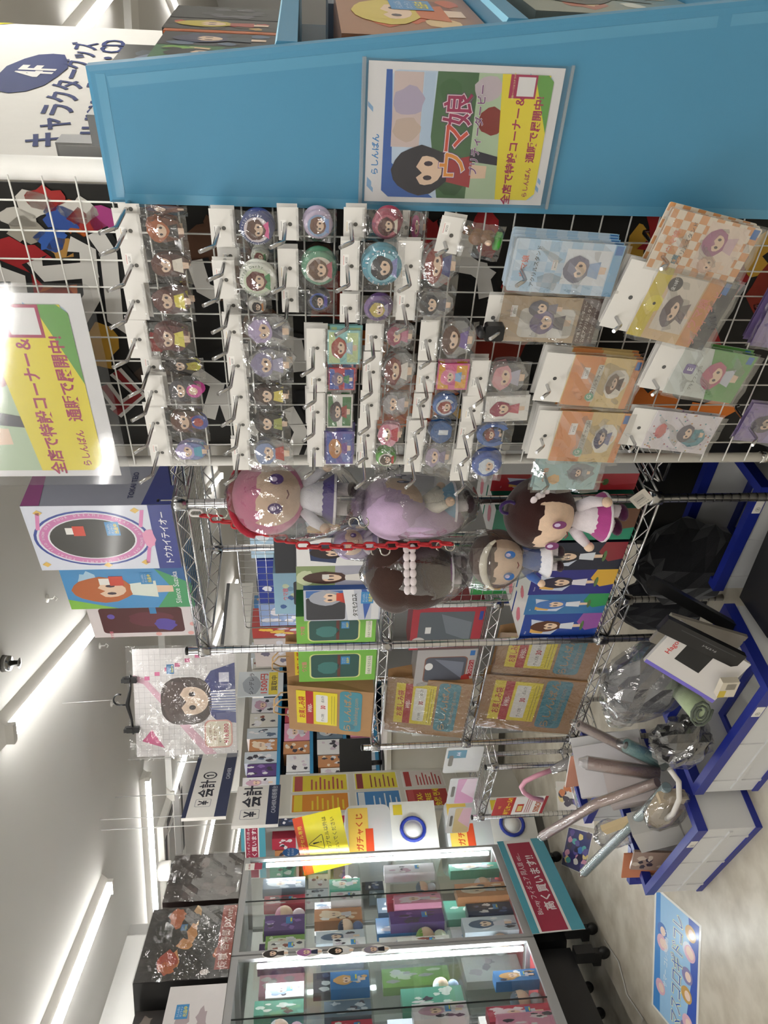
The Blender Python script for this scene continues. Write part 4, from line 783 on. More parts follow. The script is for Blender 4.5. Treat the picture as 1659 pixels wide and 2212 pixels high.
# ================================================================ plush dolls, red chain, hooks
def doll(lbl, s, n, z, H_, hair, cl, trim, rz=0., roll=0., long_hair=0., bag=True, band=None, eye='#5a3c7c', shoe='#3c2c34', arms=True, hr=1.0):
    """generic seated-style plush; z is the sole height"""
    t = thing('plush_doll', lbl, 'plush doll', 'R', s, n, z, rz, 'plush dolls hung on the near rack', ry=roll)
    R_ = H_ * .29; hc = H_ - R_; part(t, 'head', M().ball((0, 0, hc), (R_ * 1.0, R_ * .85, R_ * .92), SKIN, 24, 14), 'cloth')
    def hf(d):
        ph_ = math.atan2(d.x, -d.y); lim = .22 + .16 * abs(math.sin(ph_ * 4.5))
        return .9 if (d.y < -.28 and d.z < lim and abs(ph_) < .95) else 1.0 + .03 * math.sin(ph_ * 9) * (1 - abs(d.z))
    part(t, 'hair', M().ball((0, R_ * .06, hc + R_ * .03), (R_ * 1.09 * hr, R_ * .98, R_ * 1.02), hair, 40, 22, hf), 'cloth')
    if long_hair: part(t, 'long_hair', M().ball((0, R_ * .42, hc - R_ * .55 * long_hair), (R_ * 1.0 * hr, R_ * .55, R_ * 1.1 * long_hair), hair, 24, 14, lambda d: 1 + .05 * math.sin(math.atan2(d.x, d.y) * 11)), 'cloth')
    f = M()
    for k in (-1, 1):
        f.poly(ell(k * R_ * .4, hc - R_ * .22, R_ * .15, R_ * .2, 14), -R_ * .86, eye); f.poly(ell(k * R_ * .4, hc - R_ * .16, R_ * .07, R_ * .09, 10), -R_ * .864, '#d8c8e8')
    f.tube([(-R_ * .12, -R_ * .82, hc - R_ * .52), (0, -R_ * .83, hc - R_ * .57), (R_ * .12, -R_ * .82, hc - R_ * .52)], R_ * .02, '#7a3a3a', 5); part(t, 'face', f, 'cloth')
    part(t, 'body', M().lathe([(0, H_ * .2), (R_ * .5, H_ * .2), (R_ * .52, H_ * .26), (R_ * .4, H_ * .38), (R_ * .28, H_ * .46), (0, H_ * .47)], cl, 16), 'cloth')
    part(t, 'skirt', M().lathe([(R_ * .42, H_ * .31), (R_ * .72, H_ * .19), (R_ * .74, H_ * .17), (R_ * .68, H_ * .165), (R_ * .36, H_ * .26)], [trim, '#efeaf0', trim, trim], 18), 'cloth')
    for k in (-1, 1):
        if arms: part(t, 'arm', M().tube([(k * R_ * .36, 0, H_ * .42), (k * R_ * .66, -R_ * .12, H_ * .34), (k * R_ * .82, -R_ * .3, H_ * .27)], [R_ * .17, R_ * .17, R_ * .13], cl, 10).ball((k * R_ * .86, -R_ * .36, H_ * .25), (R_ * .15, R_ * .15, R_ * .15), SKIN, 10, 6), 'cloth')
        part(t, 'leg', M().tube([(k * R_ * .26, 0, H_ * .22), (k * R_ * .28, -.004, H_ * .1), (k * R_ * .28, -.006, H_ * .05)], R_ * .19, '#e8e0e6', 10), 'cloth')
        part(t, 'shoe', M().ball((k * R_ * .28, -R_ * .1, H_ * .04), (R_ * .22, R_ * .3, H_ * .045), shoe, 12, 8), 'cloth')
    if band: part(t, 'headband', M().tube([(R_ * 1.0 * math.cos(a) * hr * 1.1, R_ * .06 + R_ * -.2 * math.sin(a) - .0, hc + R_ * (.35 + .72 * math.sin(a))) for a in [math.pi * i / 12 for i in range(13)]], R_ * .1, band, 8), 'cloth')
    if bag:
        rn = random.Random(int(H_ * 1e4)); part(t, 'plastic_bag', M().ball((0, -.004, H_ * .5), (R_ * 1.22, R_ * 1.2, H_ * .56), '#fff', 18, 14, lambda d: 1 + rn.uniform(-.035, .035)), 'loose_film')
        t.children[-1].data.polygons.foreach_set('use_smooth', [False] * len(t.children[-1].data.polygons))
    return t
def at(rx, ry, n): return pf(rx, ry, n)
s, z = at(770, 1080, 1.44); doll('bagged plush doll with bright pink hair and red headband', s, 1.44, z, .305, '#dc7fa2', '#eceaf2', '#4c3c8c', rz=.8, band='#a82c3c', roll=.05)
s, z = at(1020, 1090, 1.45); doll('bagged plush doll with pale lilac hair and striped sleeves', s, 1.45, z, .285, '#cdb2d2', '#e4ded0', '#7aa4c0', rz=2.0, long_hair=1.3, eye='#3c3a5c', hr=1.1)
s, z = at(835, 1172, 1.46); doll('small lilac plush doll hidden behind the red chain', s, 1.46, z, .14, '#b8a6cc', '#d8d2dc', '#8c84a8', rz=.9, long_hair=1)
s, z = at(1010, 1232, 1.41); t = doll('bagged plush doll seen from behind, long brown hair with white leaf braid', s, 1.41, z, .275, '#43302a', '#c8506c', '#6a2c6c', rz=3.95, long_hair=1.15, hr=1.25)
m = M()
for k in range(6):
    for e in (-1, 1): m.ball((-.058 + k * .021, .098, .17 + e * .008), (.013, .004, .009), '#ece2e4', 10, 6)
part(t, 'leaf_braid', m, 'cloth', 'white leaf shaped hair ornament')
s, z = at(1215, 1205, 1.40); t = doll('small plush doll in a cone shaped bag, brown hair with pale crescent', s, 1.40, z, .25, '#5a4238', '#4c6cb0', '#e8e8f0', rz=.5, bag=False, eye='#3c6cb0')
part(t, 'cone_bag', M().lathe([(.002, -.02), (.03, .05), (.07, .16), (.085, .215), (.075, .26), (.03, .285), (.012, .30)], '#fff', 14, sm=False), 'loose_film')
part(t, 'crescent', M().tube([(.07 * math.cos(a), -.055, .185 + .045 * math.sin(a)) for a in [math.pi * (.1 + .8 * i / 8) for i in range(9)]], [.003, .006, .009, .010, .011, .010, .009, .006, .003], '#ece4d2', 8), 'cloth')
s, z = at(1345, 1118, 1.43); t = doll('unwrapped plush doll with very dark brown hair hanging by its head', s, 1.43, z, .315, '#38201e', '#efe6ec', '#b04a8c', rz=.0, roll=.06, bag=False, eye='#7c3c6c', shoe='#4a1c3c')
part(t, 'hair_loop', M().tube([(.03 + .02 * math.cos(a), -.01, .32 + .02 * math.sin(a)) for a in [2 * math.pi * i / 12 for i in range(12)]], .005, '#3a2458', 6, closed=True), 'cloth')
m = M()
for k in range(4): m.ball((.088 + .006 * (k % 2), -.045 + .008 * k, .275 - k * .012), (.012, .004, .009), '#e8dce0', 10, 6)
part(t, 'leaf_braid', m, 'cloth')
t = thing('hang_tag', 'white paper hang tag below the unwrapped dark haired doll', 'tag', 'R', *(lambda a: (a[0], 1.45, a[1]))(at(1385, 1078, 1.45)), rz=.1, ry=.78)
part(t, 'tag_card', M().plate(rr(-.024, -.024, .024, .024, .004), 0, .001, '#d9d2c8'), 'card'); part(t, 'tag_print', M().rect(-.016, -.01, .012, .014, -.0004, '#c2bcb4').rect(-.012, 0, .008, .002, -.0008, '#555').text('ぬいぐるみ', 0, -.018, .006, -.0006, '#554', 0.), 'coated')
def link_mesh(c):
    p = [(.0085 * math.cos(a), 0, .0075 * (1 if math.sin(a) >= 0 else -1) + .0085 * math.sin(a)) for a in [2 * math.pi * (i + .5) / 12 for i in range(12)]]
    return M().tube(p, .0032, c, 8, closed=True).mesh('link', 'plastic')
s, z = at(424, 1108, 1.49); t = thing('plastic_chain', 'red plastic chain with one white link hanging down beside the dolls', 'chain', 'R', s, 1.49, z)
lr, lw = link_mesh('#b8242c'), link_mesh('#efedea'); s2, z2 = at(965, 1172, 1.345); kk = 24
for i in range(kk):
    u = i / (kk - 1); o = part(t, 'link', lw if i == 0 else lr, 'plastic'); o.location = ((s2 - s) * u + .004 * math.sin(u * 5), -.145 * min(1, u * 2.2), (z2 - z) * u); o.rotation_euler = (.06, math.atan2(s2 - s, z - z2), Q * (i % 2) + .4)
sh = M().tube([(.012 * math.cos(a), 0, .012 + .012 * math.sin(a)) for a in [math.pi * (-.5 + 1.35 * i / 9) for i in range(10)]][::-1] + [(-.012 * math.cos(a), 0, -.012 + .012 * math.sin(a)) for a in [math.pi * (.5 - 1.35 * i / 9) for i in range(1, 10)]], .0022, '#c6c4bc', 6).mesh('s_hook', 'chrome')
for lb, rx, ry in (('chrome S hook above the pink haired doll', 470, 1108), ('chrome S hook at the lilac haired doll', 775, 1128), ('chrome S hook above the leaf braid doll', 822, 1190), ('chrome S hook at the lower end of the red chain', 962, 1180)):
    s, z = at(rx, ry, 1.36); solo('s_hook', lb, 'hook', sh, 'chrome', 'R', s, 1.36, z, .5)
# ================================================================ boxes in the blue unit (faces towards the right-hand aisle)
def sidebox(lbl, s, n0, n1, z0, z1, d, body, draw, name='figure_box', f='R', lean=0., grp=None, mat='coated', rz=0.):
    t = thing(name, lbl, 'box', f, s, (n0 + n1) / 2, z0, Q + rz, grp, rx=lean); hw = (n1 - n0) / 2; H_ = z1 - z0
    part(t, 'carton', M().box(-hw, hw, 0, d, 0, H_, body), mat)
    if draw: m = M(); draw(m, hw, H_); part(t, 'front_print', m, 'coated')
    return t
def d_art(bg, cols, sd, title=None, tc='#fff', st=False, fg=None):
    def f(m, w_, h_):
        y = -.0004; m.rect(-w_, 0, w_, h_, y, bg); rn = random.Random(sd)
        for k in range(9): m.poly(blob(rn.uniform(-.7, .7) * w_, rn.uniform(.12, .88) * h_, w_ * rn.uniform(.12, .3), h_ * rn.uniform(.05, .12), sd + k, 14, .3), y - .0002 - k * .00002, rn.choice(cols))
        if fg: fig(m, 0, h_ * .5, w_ * 1.1, h_ * .8, y - .0006, *fg, e=.0001)
        if title: m.text(title, 0, h_ * .06, min(w_ * 1.7 / max(1, len(title)) * (1 if ord(title[0]) > 999 else 1.7), h_ * .16), y - .0012, tc, .015)
        if st: sticker(m, w_ * .1, h_ * .3, w_ * .5, y - .0014)
    return f
U1 = 1.5505
for n0, n1, z1, bg, cl, ttl, fg, lb in ((1.33, 1.45, 1.745, '#2c6a3c', ('#e8c89c', '#1c2420', '#7cae4c'), 'ROCK LEE', ('#15181c', '#3f8a44'), 'green figure box with white lettering behind the blue panel'),
        (1.452, 1.56, 1.745, '#2a2a30', ('#3c4858', '#14161a', '#5a6c84'), None, ('#3c3c5c', '#3a4450'), 'dark slate figure box second from the blue panel'),
        (1.565, 1.585, 1.75, '#c8642a', ('#d8782e',), None, None, 'narrow orange box edge between two dark figure boxes'),
        (1.588, 1.69, 1.755, '#2c2826', ('#c8a05c', '#b83c34', '#5c5448'), None, ('#c8b43c', '#a8443a'), 'dark figure box with warm picture, third from the panel'),
        (1.695, 1.82, 1.755, '#1c1c20', ('#3a3a40', '#54525a'), None, None, 'black figure box at the picture edge on the blue shelf')):
    sidebox(lb, -.268, n0, n1, U1, z1, .07, bg, d_art(bg, cl, int(n0 * 100), ttl, '#e6f0e4', fg=fg))
sidebox('tall grey figure box standing behind the green one on the blue shelf', -.341, 1.31, 1.53, U1, 1.84, .045, '#6a6a68', d_art('#9c9c98', ('#2c3a38', '#3c4c5c', '#b4b4b0', '#a8a8a4'), 5, None, fg=('#7c8ca8', '#24342e')))
sidebox('tall black figure box behind the warm picture box on the blue shelf', -.341, 1.535, 1.83, U1, 1.87, .045, '#111113', d_art('#151517', ('#2c3a38', '#3c4c5c', '#1a1a1c', '#28282c'), 6, None, fg=('#7c8ca8', '#24342e')))
sidebox('orange and brown figure box with blue sticker on the second blue shelf', -.218, 1.31, 1.72, 1.2105, 1.45, .14, '#6a4630', d_art('#9c6a48', ('#c85a2c', '#3a2c28', '#e0c08c', '#7a3a24'), 9, None, st=True, fg=('#d8c04c', '#c8642c')))
sidebox('slate blue box lying at the picture edge on the second blue shelf', -.24, 1.73, 1.95, 1.2105, 1.46, .1, '#4c5868', d_art('#4c5868', ('#8a94a4', '#2c3440'), 12))
sidebox('grey-green figure box on the third blue shelf', -.19, 1.40, 1.8, .8355, 1.14, .14, '#5c6460', d_art('#7c857c', ('#c8b08c', '#2c302c', '#a0503c', '#d8d4c4'), 14, None, fg=('#20242a', '#6a6c60')))
# ================================================================ floor guide banner and bracket
n0, _ = ps(75, 345, -.55, 'R'); n1, _ = ps(150, 57, -.55, 'R')
t = thing('guide_banner', 'white floor guide banner reading character goods in navy', 'banner', 'R', -.55, n0, 1.8, Q)
part(t, 'sheet', M().sheet(0, n1 - n0, 0, .9, 0, 10, 4, .0008, '#e9e6e0'), 'paper')
m = M(); NV = '#25346e'
def bl(rx, ry): a = ps(rx, ry, -.55, 'R'); return a[0] - n0, a[1] - 1.8
a = bl(125, 318); b = bl(212, 92); m.text('キャラクターグッズ', a[0], a[1], (b[0] - a[0]) / 8.9 / 1.35, -.002, NV, .02, 'l', sx=1.35, rot=math.atan2(b[1] - a[1], b[0] - a[0]))
a2 = bl(210, 322); m.text('Blu-ray・DVD・CD', a2[0], a2[1], .1, -.002, NV, .02, 'l', sx=1.4, rot=math.atan2(b[1] - a[1], b[0] - a[0]))
a = bl(52, 188); m.poly(blob(a[0] + .17, a[1] + .02, .24, .085, 3, 14, .06), -.002, NV); m.text('4F', a[0] + .17, a[1] - .035, .14, -.003, '#f0eeea', .03)
m.poly([(n1 - n0 - .12, .9), (n1 - n0, .72), (n1 - n0, .9)], -.002, '#e6d62c'); part(t, 'print', m, 'paper')
s, z = pf(182, 347, 1.5); solo('wall_bracket', 'grey plastic bracket box below the floor guide banner', 'bracket', M().box(-.03, .03, 0, .05, -.1, .045, '#8e8d8b').box(-.026, .026, -.004, 0, -.095, .04, '#a3a2a0'), 'plastic', 'R', s, 1.5, z)
# ================================================================ tapestry on a hanger
t = thing('hanger', 'black clip hanger holding the girl tapestry from the ceiling', 'hanger', 'E', -1.69, 3.63, 2.415, .05)
part(t, 'bar', M().tube([(-.155, 0, 0), (-.08, 0, .004), (0, 0, .022), (.08, 0, .004), (.155, 0, 0)], [.005, .006, .011, .006, .005], '#161618', 8), 'plastic')
part(t, 'swivel_hook', M().tube([(0, 0, .02), (0, 0, .05)] + [(.028 - .028 * math.cos(a), 0, .06 + .028 * math.sin(a)) for a in [math.pi * i / 8 for i in range(10)]], .0045, '#161618', 8), 'plastic')
for k in (-.13, .13): part(t, 'clip', M().box(k - .014, k + .014, -.014, .014, -.03, .03, '#19191b').box(k - .009, k + .009, -.02, .02, .0, .042, '#222'), 'plastic')
part(t, 'string', M().tube([(.028, 0, .088), (.02, 0, .335)], .0008, '#e0e0e0', 4), 'plastic')
t = thing('tapestry', 'plastic wrapped girl tapestry with a checked ground and price tag', 'tapestry', 'E', -1.69, 3.64, 1.905, .05)
part(t, 'cloth', M().box(-.283, .283, 0, .004, 0, .5, '#f2eeee'), 'coated'); m = M(); y = -.0006
for k in range(20): m.rect(-.28 + k * .028, 0, -.279 + k * .028, .5, y, '#c9c5c9')
for k in range(18): m.rect(-.283, k * .028, .283, k * .028 + .001, y - .0001, '#c9c5c9')
m.poly([(-.283, .1), (-.283, .16), (.1, .45), (.12, .5), (.15, .5), (.13, .44)][::-1], y - .0003, '#f0c2d4'); m.poly([(-.24, .36), (-.14, .42), (-.2, .47)], y - .0004, '#e86aa0')
for k in range(7): m.rect(.12 + k * .022, .42 - k * .05, .14 + k * .022, .445 - k * .05, y - .0004, '#ec7aac')
m.poly([(-.12, 0), (.2, 0), (.16, .12), (.08, .17), (-.02, .17), (-.1, .1)], y - .0005, '#2c3c8c'); m.poly([(-.06, 0), (.06, 0), (.05, .14), (-.04, .14)], y - .0007, '#e6e8f2')
for k in range(8): m.rect(-.055 + k * .014, 0, -.05 + k * .014, .13, y - .0009, '#5468b0')
m.rect(.1, .03, .15, .08, y - .0009, '#eef')
m.poly(rr(-.12, .12, .13, .37, .09), y - .0008, '#4a3a38'); m.poly(ell(.005, .22, .075, .085), y - .0011, '#f0d6be'); m.poly([(-.09, .24), (-.03, .27), (0, .245), (.04, .275), (.1, .24), (.11, .33), (.01, .37), (-.1, .33)], y - .0013, '#5a4644')
for k in (-1, 1): m.poly(ell(.005 + k * .035, .215, .013, .017, 12), y - .0014, '#2c2228')
m.poly(rr(-.25, .02, -.1, .16, .03), y - .0012, '#f4b4a8'); m.poly(rr(-.243, .027, -.107, .153, .026), y - .0014, '#f4ead2'); m.text('¥16,800', -.175, .04, .032, y - .0017, '#d8345c', .015); m.text('冴えない彼女の', -.175, .125, .015, y - .0017, '#b0604c', 0.); m.text('育てかた', -.175, .1, .018, y - .0017, '#b0604c', 0.); m.text('B2タペストリー', -.175, .078, .013, y - .0017, '#555', 0.)
sticker(m, .15, .3, .05, y - .001); part(t, 'print', m, 'coated'); part(t, 'plastic_wrap', M().sheet(-.3, .3, -.01, .53, -.008, 10, 10, .004, '#fff', 0, 5, False), 'loose_film')
# ================================================================ cashier signs
def sign(lbl, n0, n1, z0, z1, s, top, txt, foot, hang):
    t = thing('cashier_sign', lbl, 'sign', 'E', s, n0, z0, Q); w_, h_ = n1 - n0, z1 - z0
    part(t, 'board', M().box(0, w_, 0, .02, 0, h_, '#ece9e3'), 'coated'); m = M(); D = '#1d2a50'
    m.rect(0, h_ * (1 - top), w_, h_, -.0006, D); m.rect(0, 0, w_, h_ * foot[1], -.0006, D); m.text(foot[0], w_ * .62, h_ * foot[1] * .3, h_ * foot[1] * .5, -.001, '#dfe3ee', .0)
    cz = h_ * (foot[1] + (1 - top - foot[1]) * .3); k = h_ * (1 - top - foot[1])
    m.poly(rr(w_ * .14, cz - k * .08, w_ * .14 + k * .5, cz + k * .5, .01), -.0006, '#8f9098'); m.poly(rr(w_ * .14 + .003, cz - k * .08 + .003, w_ * .14 + k * .5 - .003, cz + k * .5 - .003, .009), -.0008, '#ece9e3')
    m.text('¥', w_ * .14 + k * .25, cz + k * .02, k * .5, -.001, '#1c2030', .02); m.text(txt, w_ * .14 + k * .62, cz - k * .04, k * .62, -.001, '#1c2030', .02, 'l'); part(t, 'lettering', m, 'coated')
    if hang:
        for x in (.04, w_ - .04): part(t, 'hanging_wire', M().tube([(x, .01, h_), (x, .01, CE - z0)], .003, '#d8d8d8', 5), 'plastic')
    else: part(t, 'stand_pole', M().tube([(w_ / 2, .03, .02), (w_ / 2, .03, -z0)], .015, '#8c8c8c', 8), 'paint')
    return t
sign('hanging cashier sign number one with navy bands', 4.05, 4.81, 2.03, 2.285, -2.6, .1, '会計①', ('CASHIER', .27), True)
sign('smaller cashier sign just below the larger hanging one', 4.04, 4.46, 1.73, 2.0, -2.66, .0, '会計', ('CASHIER/結帳櫃台', .27), True)
# ================================================================ ceiling fittings
t = thing('security_camera', 'white dome security camera with dark bubble on the ceiling', 'camera', 'E', -3.95, 5.45, CE)
part(t, 'housing', M().lathe([(0, 0), (.07, 0), (.075, -.03), (.075, -.085), (.068, -.1), (0, -.1)][::-1], '#e6e4e0', 20), 'plastic'); part(t, 'dome', M().ball((0, 0, -.1), (.06, .06, .06), '#15161a', 20, 12), 'coated', 'dark glossy dome')
t = thing('air_conditioner', 'ceiling cassette air conditioner with dark slots', 'air conditioner', 'E', -4.05, 5.95, CE)
part(t, 'panel', M().hull([(-.48, -.48, 0), (-.48, .48, 0), (.48, .48, 0), (.48, -.48, 0)], [(-.44, -.44, -.04), (-.44, .44, -.04), (.44, .44, -.04), (.44, -.44, -.04)], '#e4e2dc'), 'plastic')
for a in range(4): o = part(t, 'air_slot', M().box(-.3, .3, -.4, -.33, -.043, -.0395, '#1c1c1c'), 'plastic'); o.rotation_euler = (0, 0, a * Q)
part(t, 'grille', M().box(-.27, .27, -.27, .27, -.046, -.0395, '#b9b7b2'), 'plastic')
t = thing('sprinkler', 'grey ceiling sprinkler at the picture edge', 'sprinkler', 'E', -1.2, 3.0, CE); part(t, 'collar', M().lathe([(0, 0), (.035, 0), (.03, -.03), (0, -.03)][::-1], '#8c8c8a', 16), 'chrome'); part(t, 'head', M().lathe([(0, -.03), (.012, -.03), (.012, -.06), (.022, -.065), (0, -.07)][::-1], '#777', 12), 'chrome')
for i, (s, n, lb) in enumerate(((-1.1, 3.54, 'small white ceiling hook above the white and pink figure box'), (-1.635, 4.317, 'small clear ceiling hook right of the tapestry'), (-2.07, 4.47, 'small clear ceiling hook beside the hanger hook'))):
    solo('ceiling_hook', lb, 'hook', M().lathe([(0, 0), (.02, 0), (.02, -.006), (.004, -.01), (.004, -.03)][::-1], '#d8d6d0', 10).tube([(0, 0, -.03), (.012, 0, -.038), (0, 0, -.05), (-.012, 0, -.042)], .003, '#d8d6d0', 6), 'plastic', 'E', s, n, CE)
# ================================================================ goods on and in the showcases
TZ = 1.9425
sidebox('black orange flame figure box with white brush lettering on the showcase', CS + .005, 3.235, 3.74, TZ, 2.395, .3, '#141312', d_art('#1c1714', ('#d8702c', '#e8a45c', '#2c2420', '#c84a2c', '#f0c48c'), 21), f='E')
t = bpy.data.objects[[o.name for o in COL.objects if o.get('label', '').startswith('black orange flame')][0]]
m = M(); m.rect(-.2, .0, .252, .075, -.0016, '#b5472f'); m.text('煉獄 杏寿郎 DXver.', .02, .022, .05, -.0019, '#f0dcd0', .012); m.poly(ell(-.21, .12, .018, .022), -.0016, '#e6dcd4'); sticker(m, .08, .25, .045, -.0018); part(t, 'title_print', m, 'coated')
part(t, 'shrink_wrap', M().sheet(-.256, .256, -.0, .456, -.006, 10, 10, .004, '#fff', 0, 4, False), 'loose_film')
t = sidebox('dark brown wrapped figure box on the far showcase top', CS + .005, 3.79, 4.2, TZ, 2.36, .3, '#2c2220', d_art('#3a2c2a', ('#584440', '#241c1a', '#6a5450'), 31), f='E')
part(t, 'shrink_wrap', M().sheet(-.21, .21, 0, .42, -.006, 9, 9, .005, '#fff', 0, 6, False), 'loose_film')
sidebox('black box with orange outline behind the white box on the showcase', CS - .12, 2.78, 3.2, TZ, 2.38, .25, '#1b1918', d_art('#221e1c', ('#8c4a2c', '#3c3430', '#58504a'), 41), f='E')
def d_ori(m, w_, h_):
    d_art('#e4dfde', ('#c8b8bc', '#8a8090', '#b4a4a8', '#f4f2f0', '#6c3050'), 44)(m, w_, h_); m.text('white', -w_ * .55, h_ * .72, .05, -.0012, '#8a8078', 0.); m.text('Hibori', -w_ * .5, h_ * .5, .05, -.0012, '#8a8078', 0.); m.text('Figure', -w_ * .5, h_ * .25, .035, -.0012, '#8a8078', 0.); sticker(m, w_ * .3, h_ * .6, w_ * .3, -.0014)
sidebox('white figure box with pale picture on the near showcase top', CS + .005, 2.66, 3.2, TZ, 2.21, .1, '#e2dedc', d_ori, f='E')
PAL = [('#5a3c7c', '#8c6cb0'), ('#e8e4e8', '#c8a0b4'), ('#3c7cb8', '#d8a868'), ('#c8d0d8', '#5c6c84'), ('#e89cb8', '#f4e0e8'), ('#5aa890', '#e0ece4'), ('#d8d4cc', '#8a4a3c'), ('#24304c', '#5c6c94'), ('#b8324a', '#f0dce0'), ('#e8e8ec', '#9cb4d0'), ('#8ab45c', '#e8f0d8'), ('#c88a5c', '#f0dcc4'), ('#6a7c8c', '#c4ccd4'), ('#eceaea', '#d8c8d4')]
NMS = {'#5a3c7c': 'violet', '#e8e4e8': 'white and rose', '#3c7cb8': 'blue', '#c8d0d8': 'silver', '#e89cb8': 'pink', '#5aa890': 'green', '#d8d4cc': 'cream', '#24304c': 'navy', '#b8324a': 'red', '#e8e8ec': 'pale blue', '#8ab45c': 'lime', '#c88a5c': 'tan', '#6a7c8c': 'slate', '#eceaea': 'white'}
rn = random.Random(99)
for ci, (a, b, cname) in enumerate(((CN[2] + .05, CN[3] - .09, 'far'), (CN[1] - .17, CN[2] - .09, 'near'))):
    for li, (z0, z1, lname) in enumerate(((1.5765, 1.86, 'top'), (1.2565, 1.54, 'second'), (.8065, 1.21, 'third'), (.4085, .77, 'bottom'))):
        x = a; k = 0
        while x < b - .05 and k < 10:
            w_ = rn.uniform(.07, .125); w_ = min(w_, b - x); body, acc = PAL[(ci * 5 + li * 7 + k * 3 + int(x * 10)) % len(PAL)]; h_ = min(.3, rn.uniform(.6, .95) * (z1 - z0))
            od = ('first', 'second', 'third', 'fourth', 'fifth', 'sixth', 'seventh', 'eighth', 'ninth', 'tenth')[k]; dep = rn.uniform(.03, .12)
            if (k + li) % 4 == 3 and h_ > .08:
                r = min(w_, .11) / 2; t = thing('small_plush', NMS[body] + ' small plush, %s from left on %s level, %s showcase' % (od, lname, cname), 'plush doll', 'E', CS - .07 - r, x + w_ / 2, z0, Q, 'goods inside the glass showcases')
                part(t, 'head', M().ball((0, 0, r * 2.1), (r, r * .85, r * .9), SKIN, 14, 10), 'cloth'); part(t, 'hair', M().ball((0, r * .1, r * 2.25), (r * 1.05, r * .9, r * .85), body, 16, 10, lambda d: .86 if d.y < -.4 and d.z < .2 else 1), 'cloth'); part(t, 'body', M().ball((0, 0, r * .65), (r * .7, r * .55, r * .66), acc, 12, 8), 'cloth')
            else:
                t = sidebox(NMS[body] + ' boxed item, %s from left on %s level, %s showcase' % (od, lname, cname), CS - dep, x, x + w_ * .95, z0, z0 + h_, .06, body, d_art(body, (acc, '#f0eeee', acc, '#4a4450'), int(x * 1000) + li, fg=(acc, '#d8d4dc') if k % 2 else None), name='boxed_item', f='E', grp='goods inside the glass showcases')
                if (k + ci) % 2 == 0: m = M(); sticker(m, -w_ * .1, h_ * .3, w_ * .42, -.0016, False); m.rect(w_ * .02, h_ * .3 + w_ * .03, w_ * .26, h_ * .3 + w_ * .1, -.0019, '#f0de3c'); part(t, 'sticker', m, 'coated')
            if k % 2 == 0:
                b2, a2 = PAL[(k * 5 + li * 3 + ci + 4) % len(PAL)]; hb = min(.36, (z1 - z0) * rn.uniform(.8, .98))
                sidebox(NMS[b2] + ' tall pack behind %s item on %s level, %s showcase' % (od, lname, cname), CS - .28, max(a - .02, x - .02), min(b + .05, x + w_ * 1.3), z0, z0 + hb, .05, b2, d_art(b2, (a2, '#e8e6ea', '#b8b0bc'), k + li * 11), name='tall_pack', f='E', grp='goods inside the glass showcases')
            x += w_ + rn.uniform(.0, .01); k += 1
# goods taped on the frames
def flat(lbl, cat, name, f, s, n, z, w_, h_, draw, rz=0., ry=0., th=.0012, body='#f0eee8', mat='coated', rx=0., grp=None):
    t = thing(name, lbl, cat, f, s, n, z, rz, grp, ry=ry, rx=rx); part(t, 'sheet', M().box(-w_ / 2, w_ / 2, 0, th, 0, h_, body), mat)
    if draw: m = M(); draw(m, w_, h_); part(t, 'print', m, mat)
    return t
def d_buy(m, w_, h_):
    m.rect(-w_ / 2, 0, w_ / 2, h_, -.0005, '#54a8bc'); m.rect(-w_ / 2, h_ * .26, w_ / 2, h_ * .86, -.0008, '#f0eeec'); m.rect(-w_ * .49, h_ * .31, w_ * .46, h_ * .81, -.0011, '#a52848'); m.text('Blu-ray フィギュア 同人誌 etc...', 0, h_ * .65, h_ * .135, -.0014, '#f2e8ea', .005); m.text('高く買います!!', 0, h_ * .38, h_ * .22, -.0014, '#f4ecee', .02, sx=1.15)
flat('red and teal buying banner hung on the showcase foot', 'banner', 'buying_banner', 'E', CS + .03, 3.76, .105, .78, .285, d_buy, Q, th=.002, rx=-.04)
for i, (n, z, hair, cl, lb) in enumerate(((3.395, 1.73, '#2c2420', '#2c2420', 'top'), (3.39, 1.56, '#a86aa0', '#28304c', 'second'), (3.385, 1.40, '#222', '#e8e8e8', 'round third'), (3.38, 1.22, '#9c94a0', '#2c2c34', 'lowest'))):
    def d_cut(m, w_, h_): m.plate(blob(0, h_ / 2, w_ * .5, h_ * .5, i + 3, 16, .12), -.0012, .0, '#f0eee8'); fig(m, 0, h_ / 2, w_ * .8, h_ * .9, -.0015, hair, cl)
    t = thing('cutout_sticker', lb + ' cut-out picture stuck on the showcase posts', 'sticker', 'E', CS + .002, n - .025, z - .08, Q, 'cut-out pictures on the showcase posts'); m = M(); d_cut(m, .06, .14); part(t, 'cutout', m, 'coated')
flat('small white and red card on the far showcase post', 'card', 'notice_card', 'E', CS + .004, 4.06, 1.83, .06, .1, lambda m, w_, h_: (m.rect(-w_ / 2, 0, w_ / 2, h_ * .45, -.0005, '#a52a4c'), m.text('高価買取', 0, h_ * .7, .012, -.0005, '#b03048', .01)), Q)
s, z = ps(628, 1842, CS); t = thing('round_sticker', 'blue oval points sticker on the showcase post', 'sticker', 'E', CS + .004, s, z, Q); part(t, 'disc', M().plate(ell(0, 0, .04, .05), -.001, 0, '#2f6cb0'), 'coated'); part(t, 'lettering', M().text('ポイント', 0, .005, .018, -.0014, '#eef4fa', .01).text('使えます', 0, -.018, .016, -.0014, '#eef4fa', .01), 'coated')
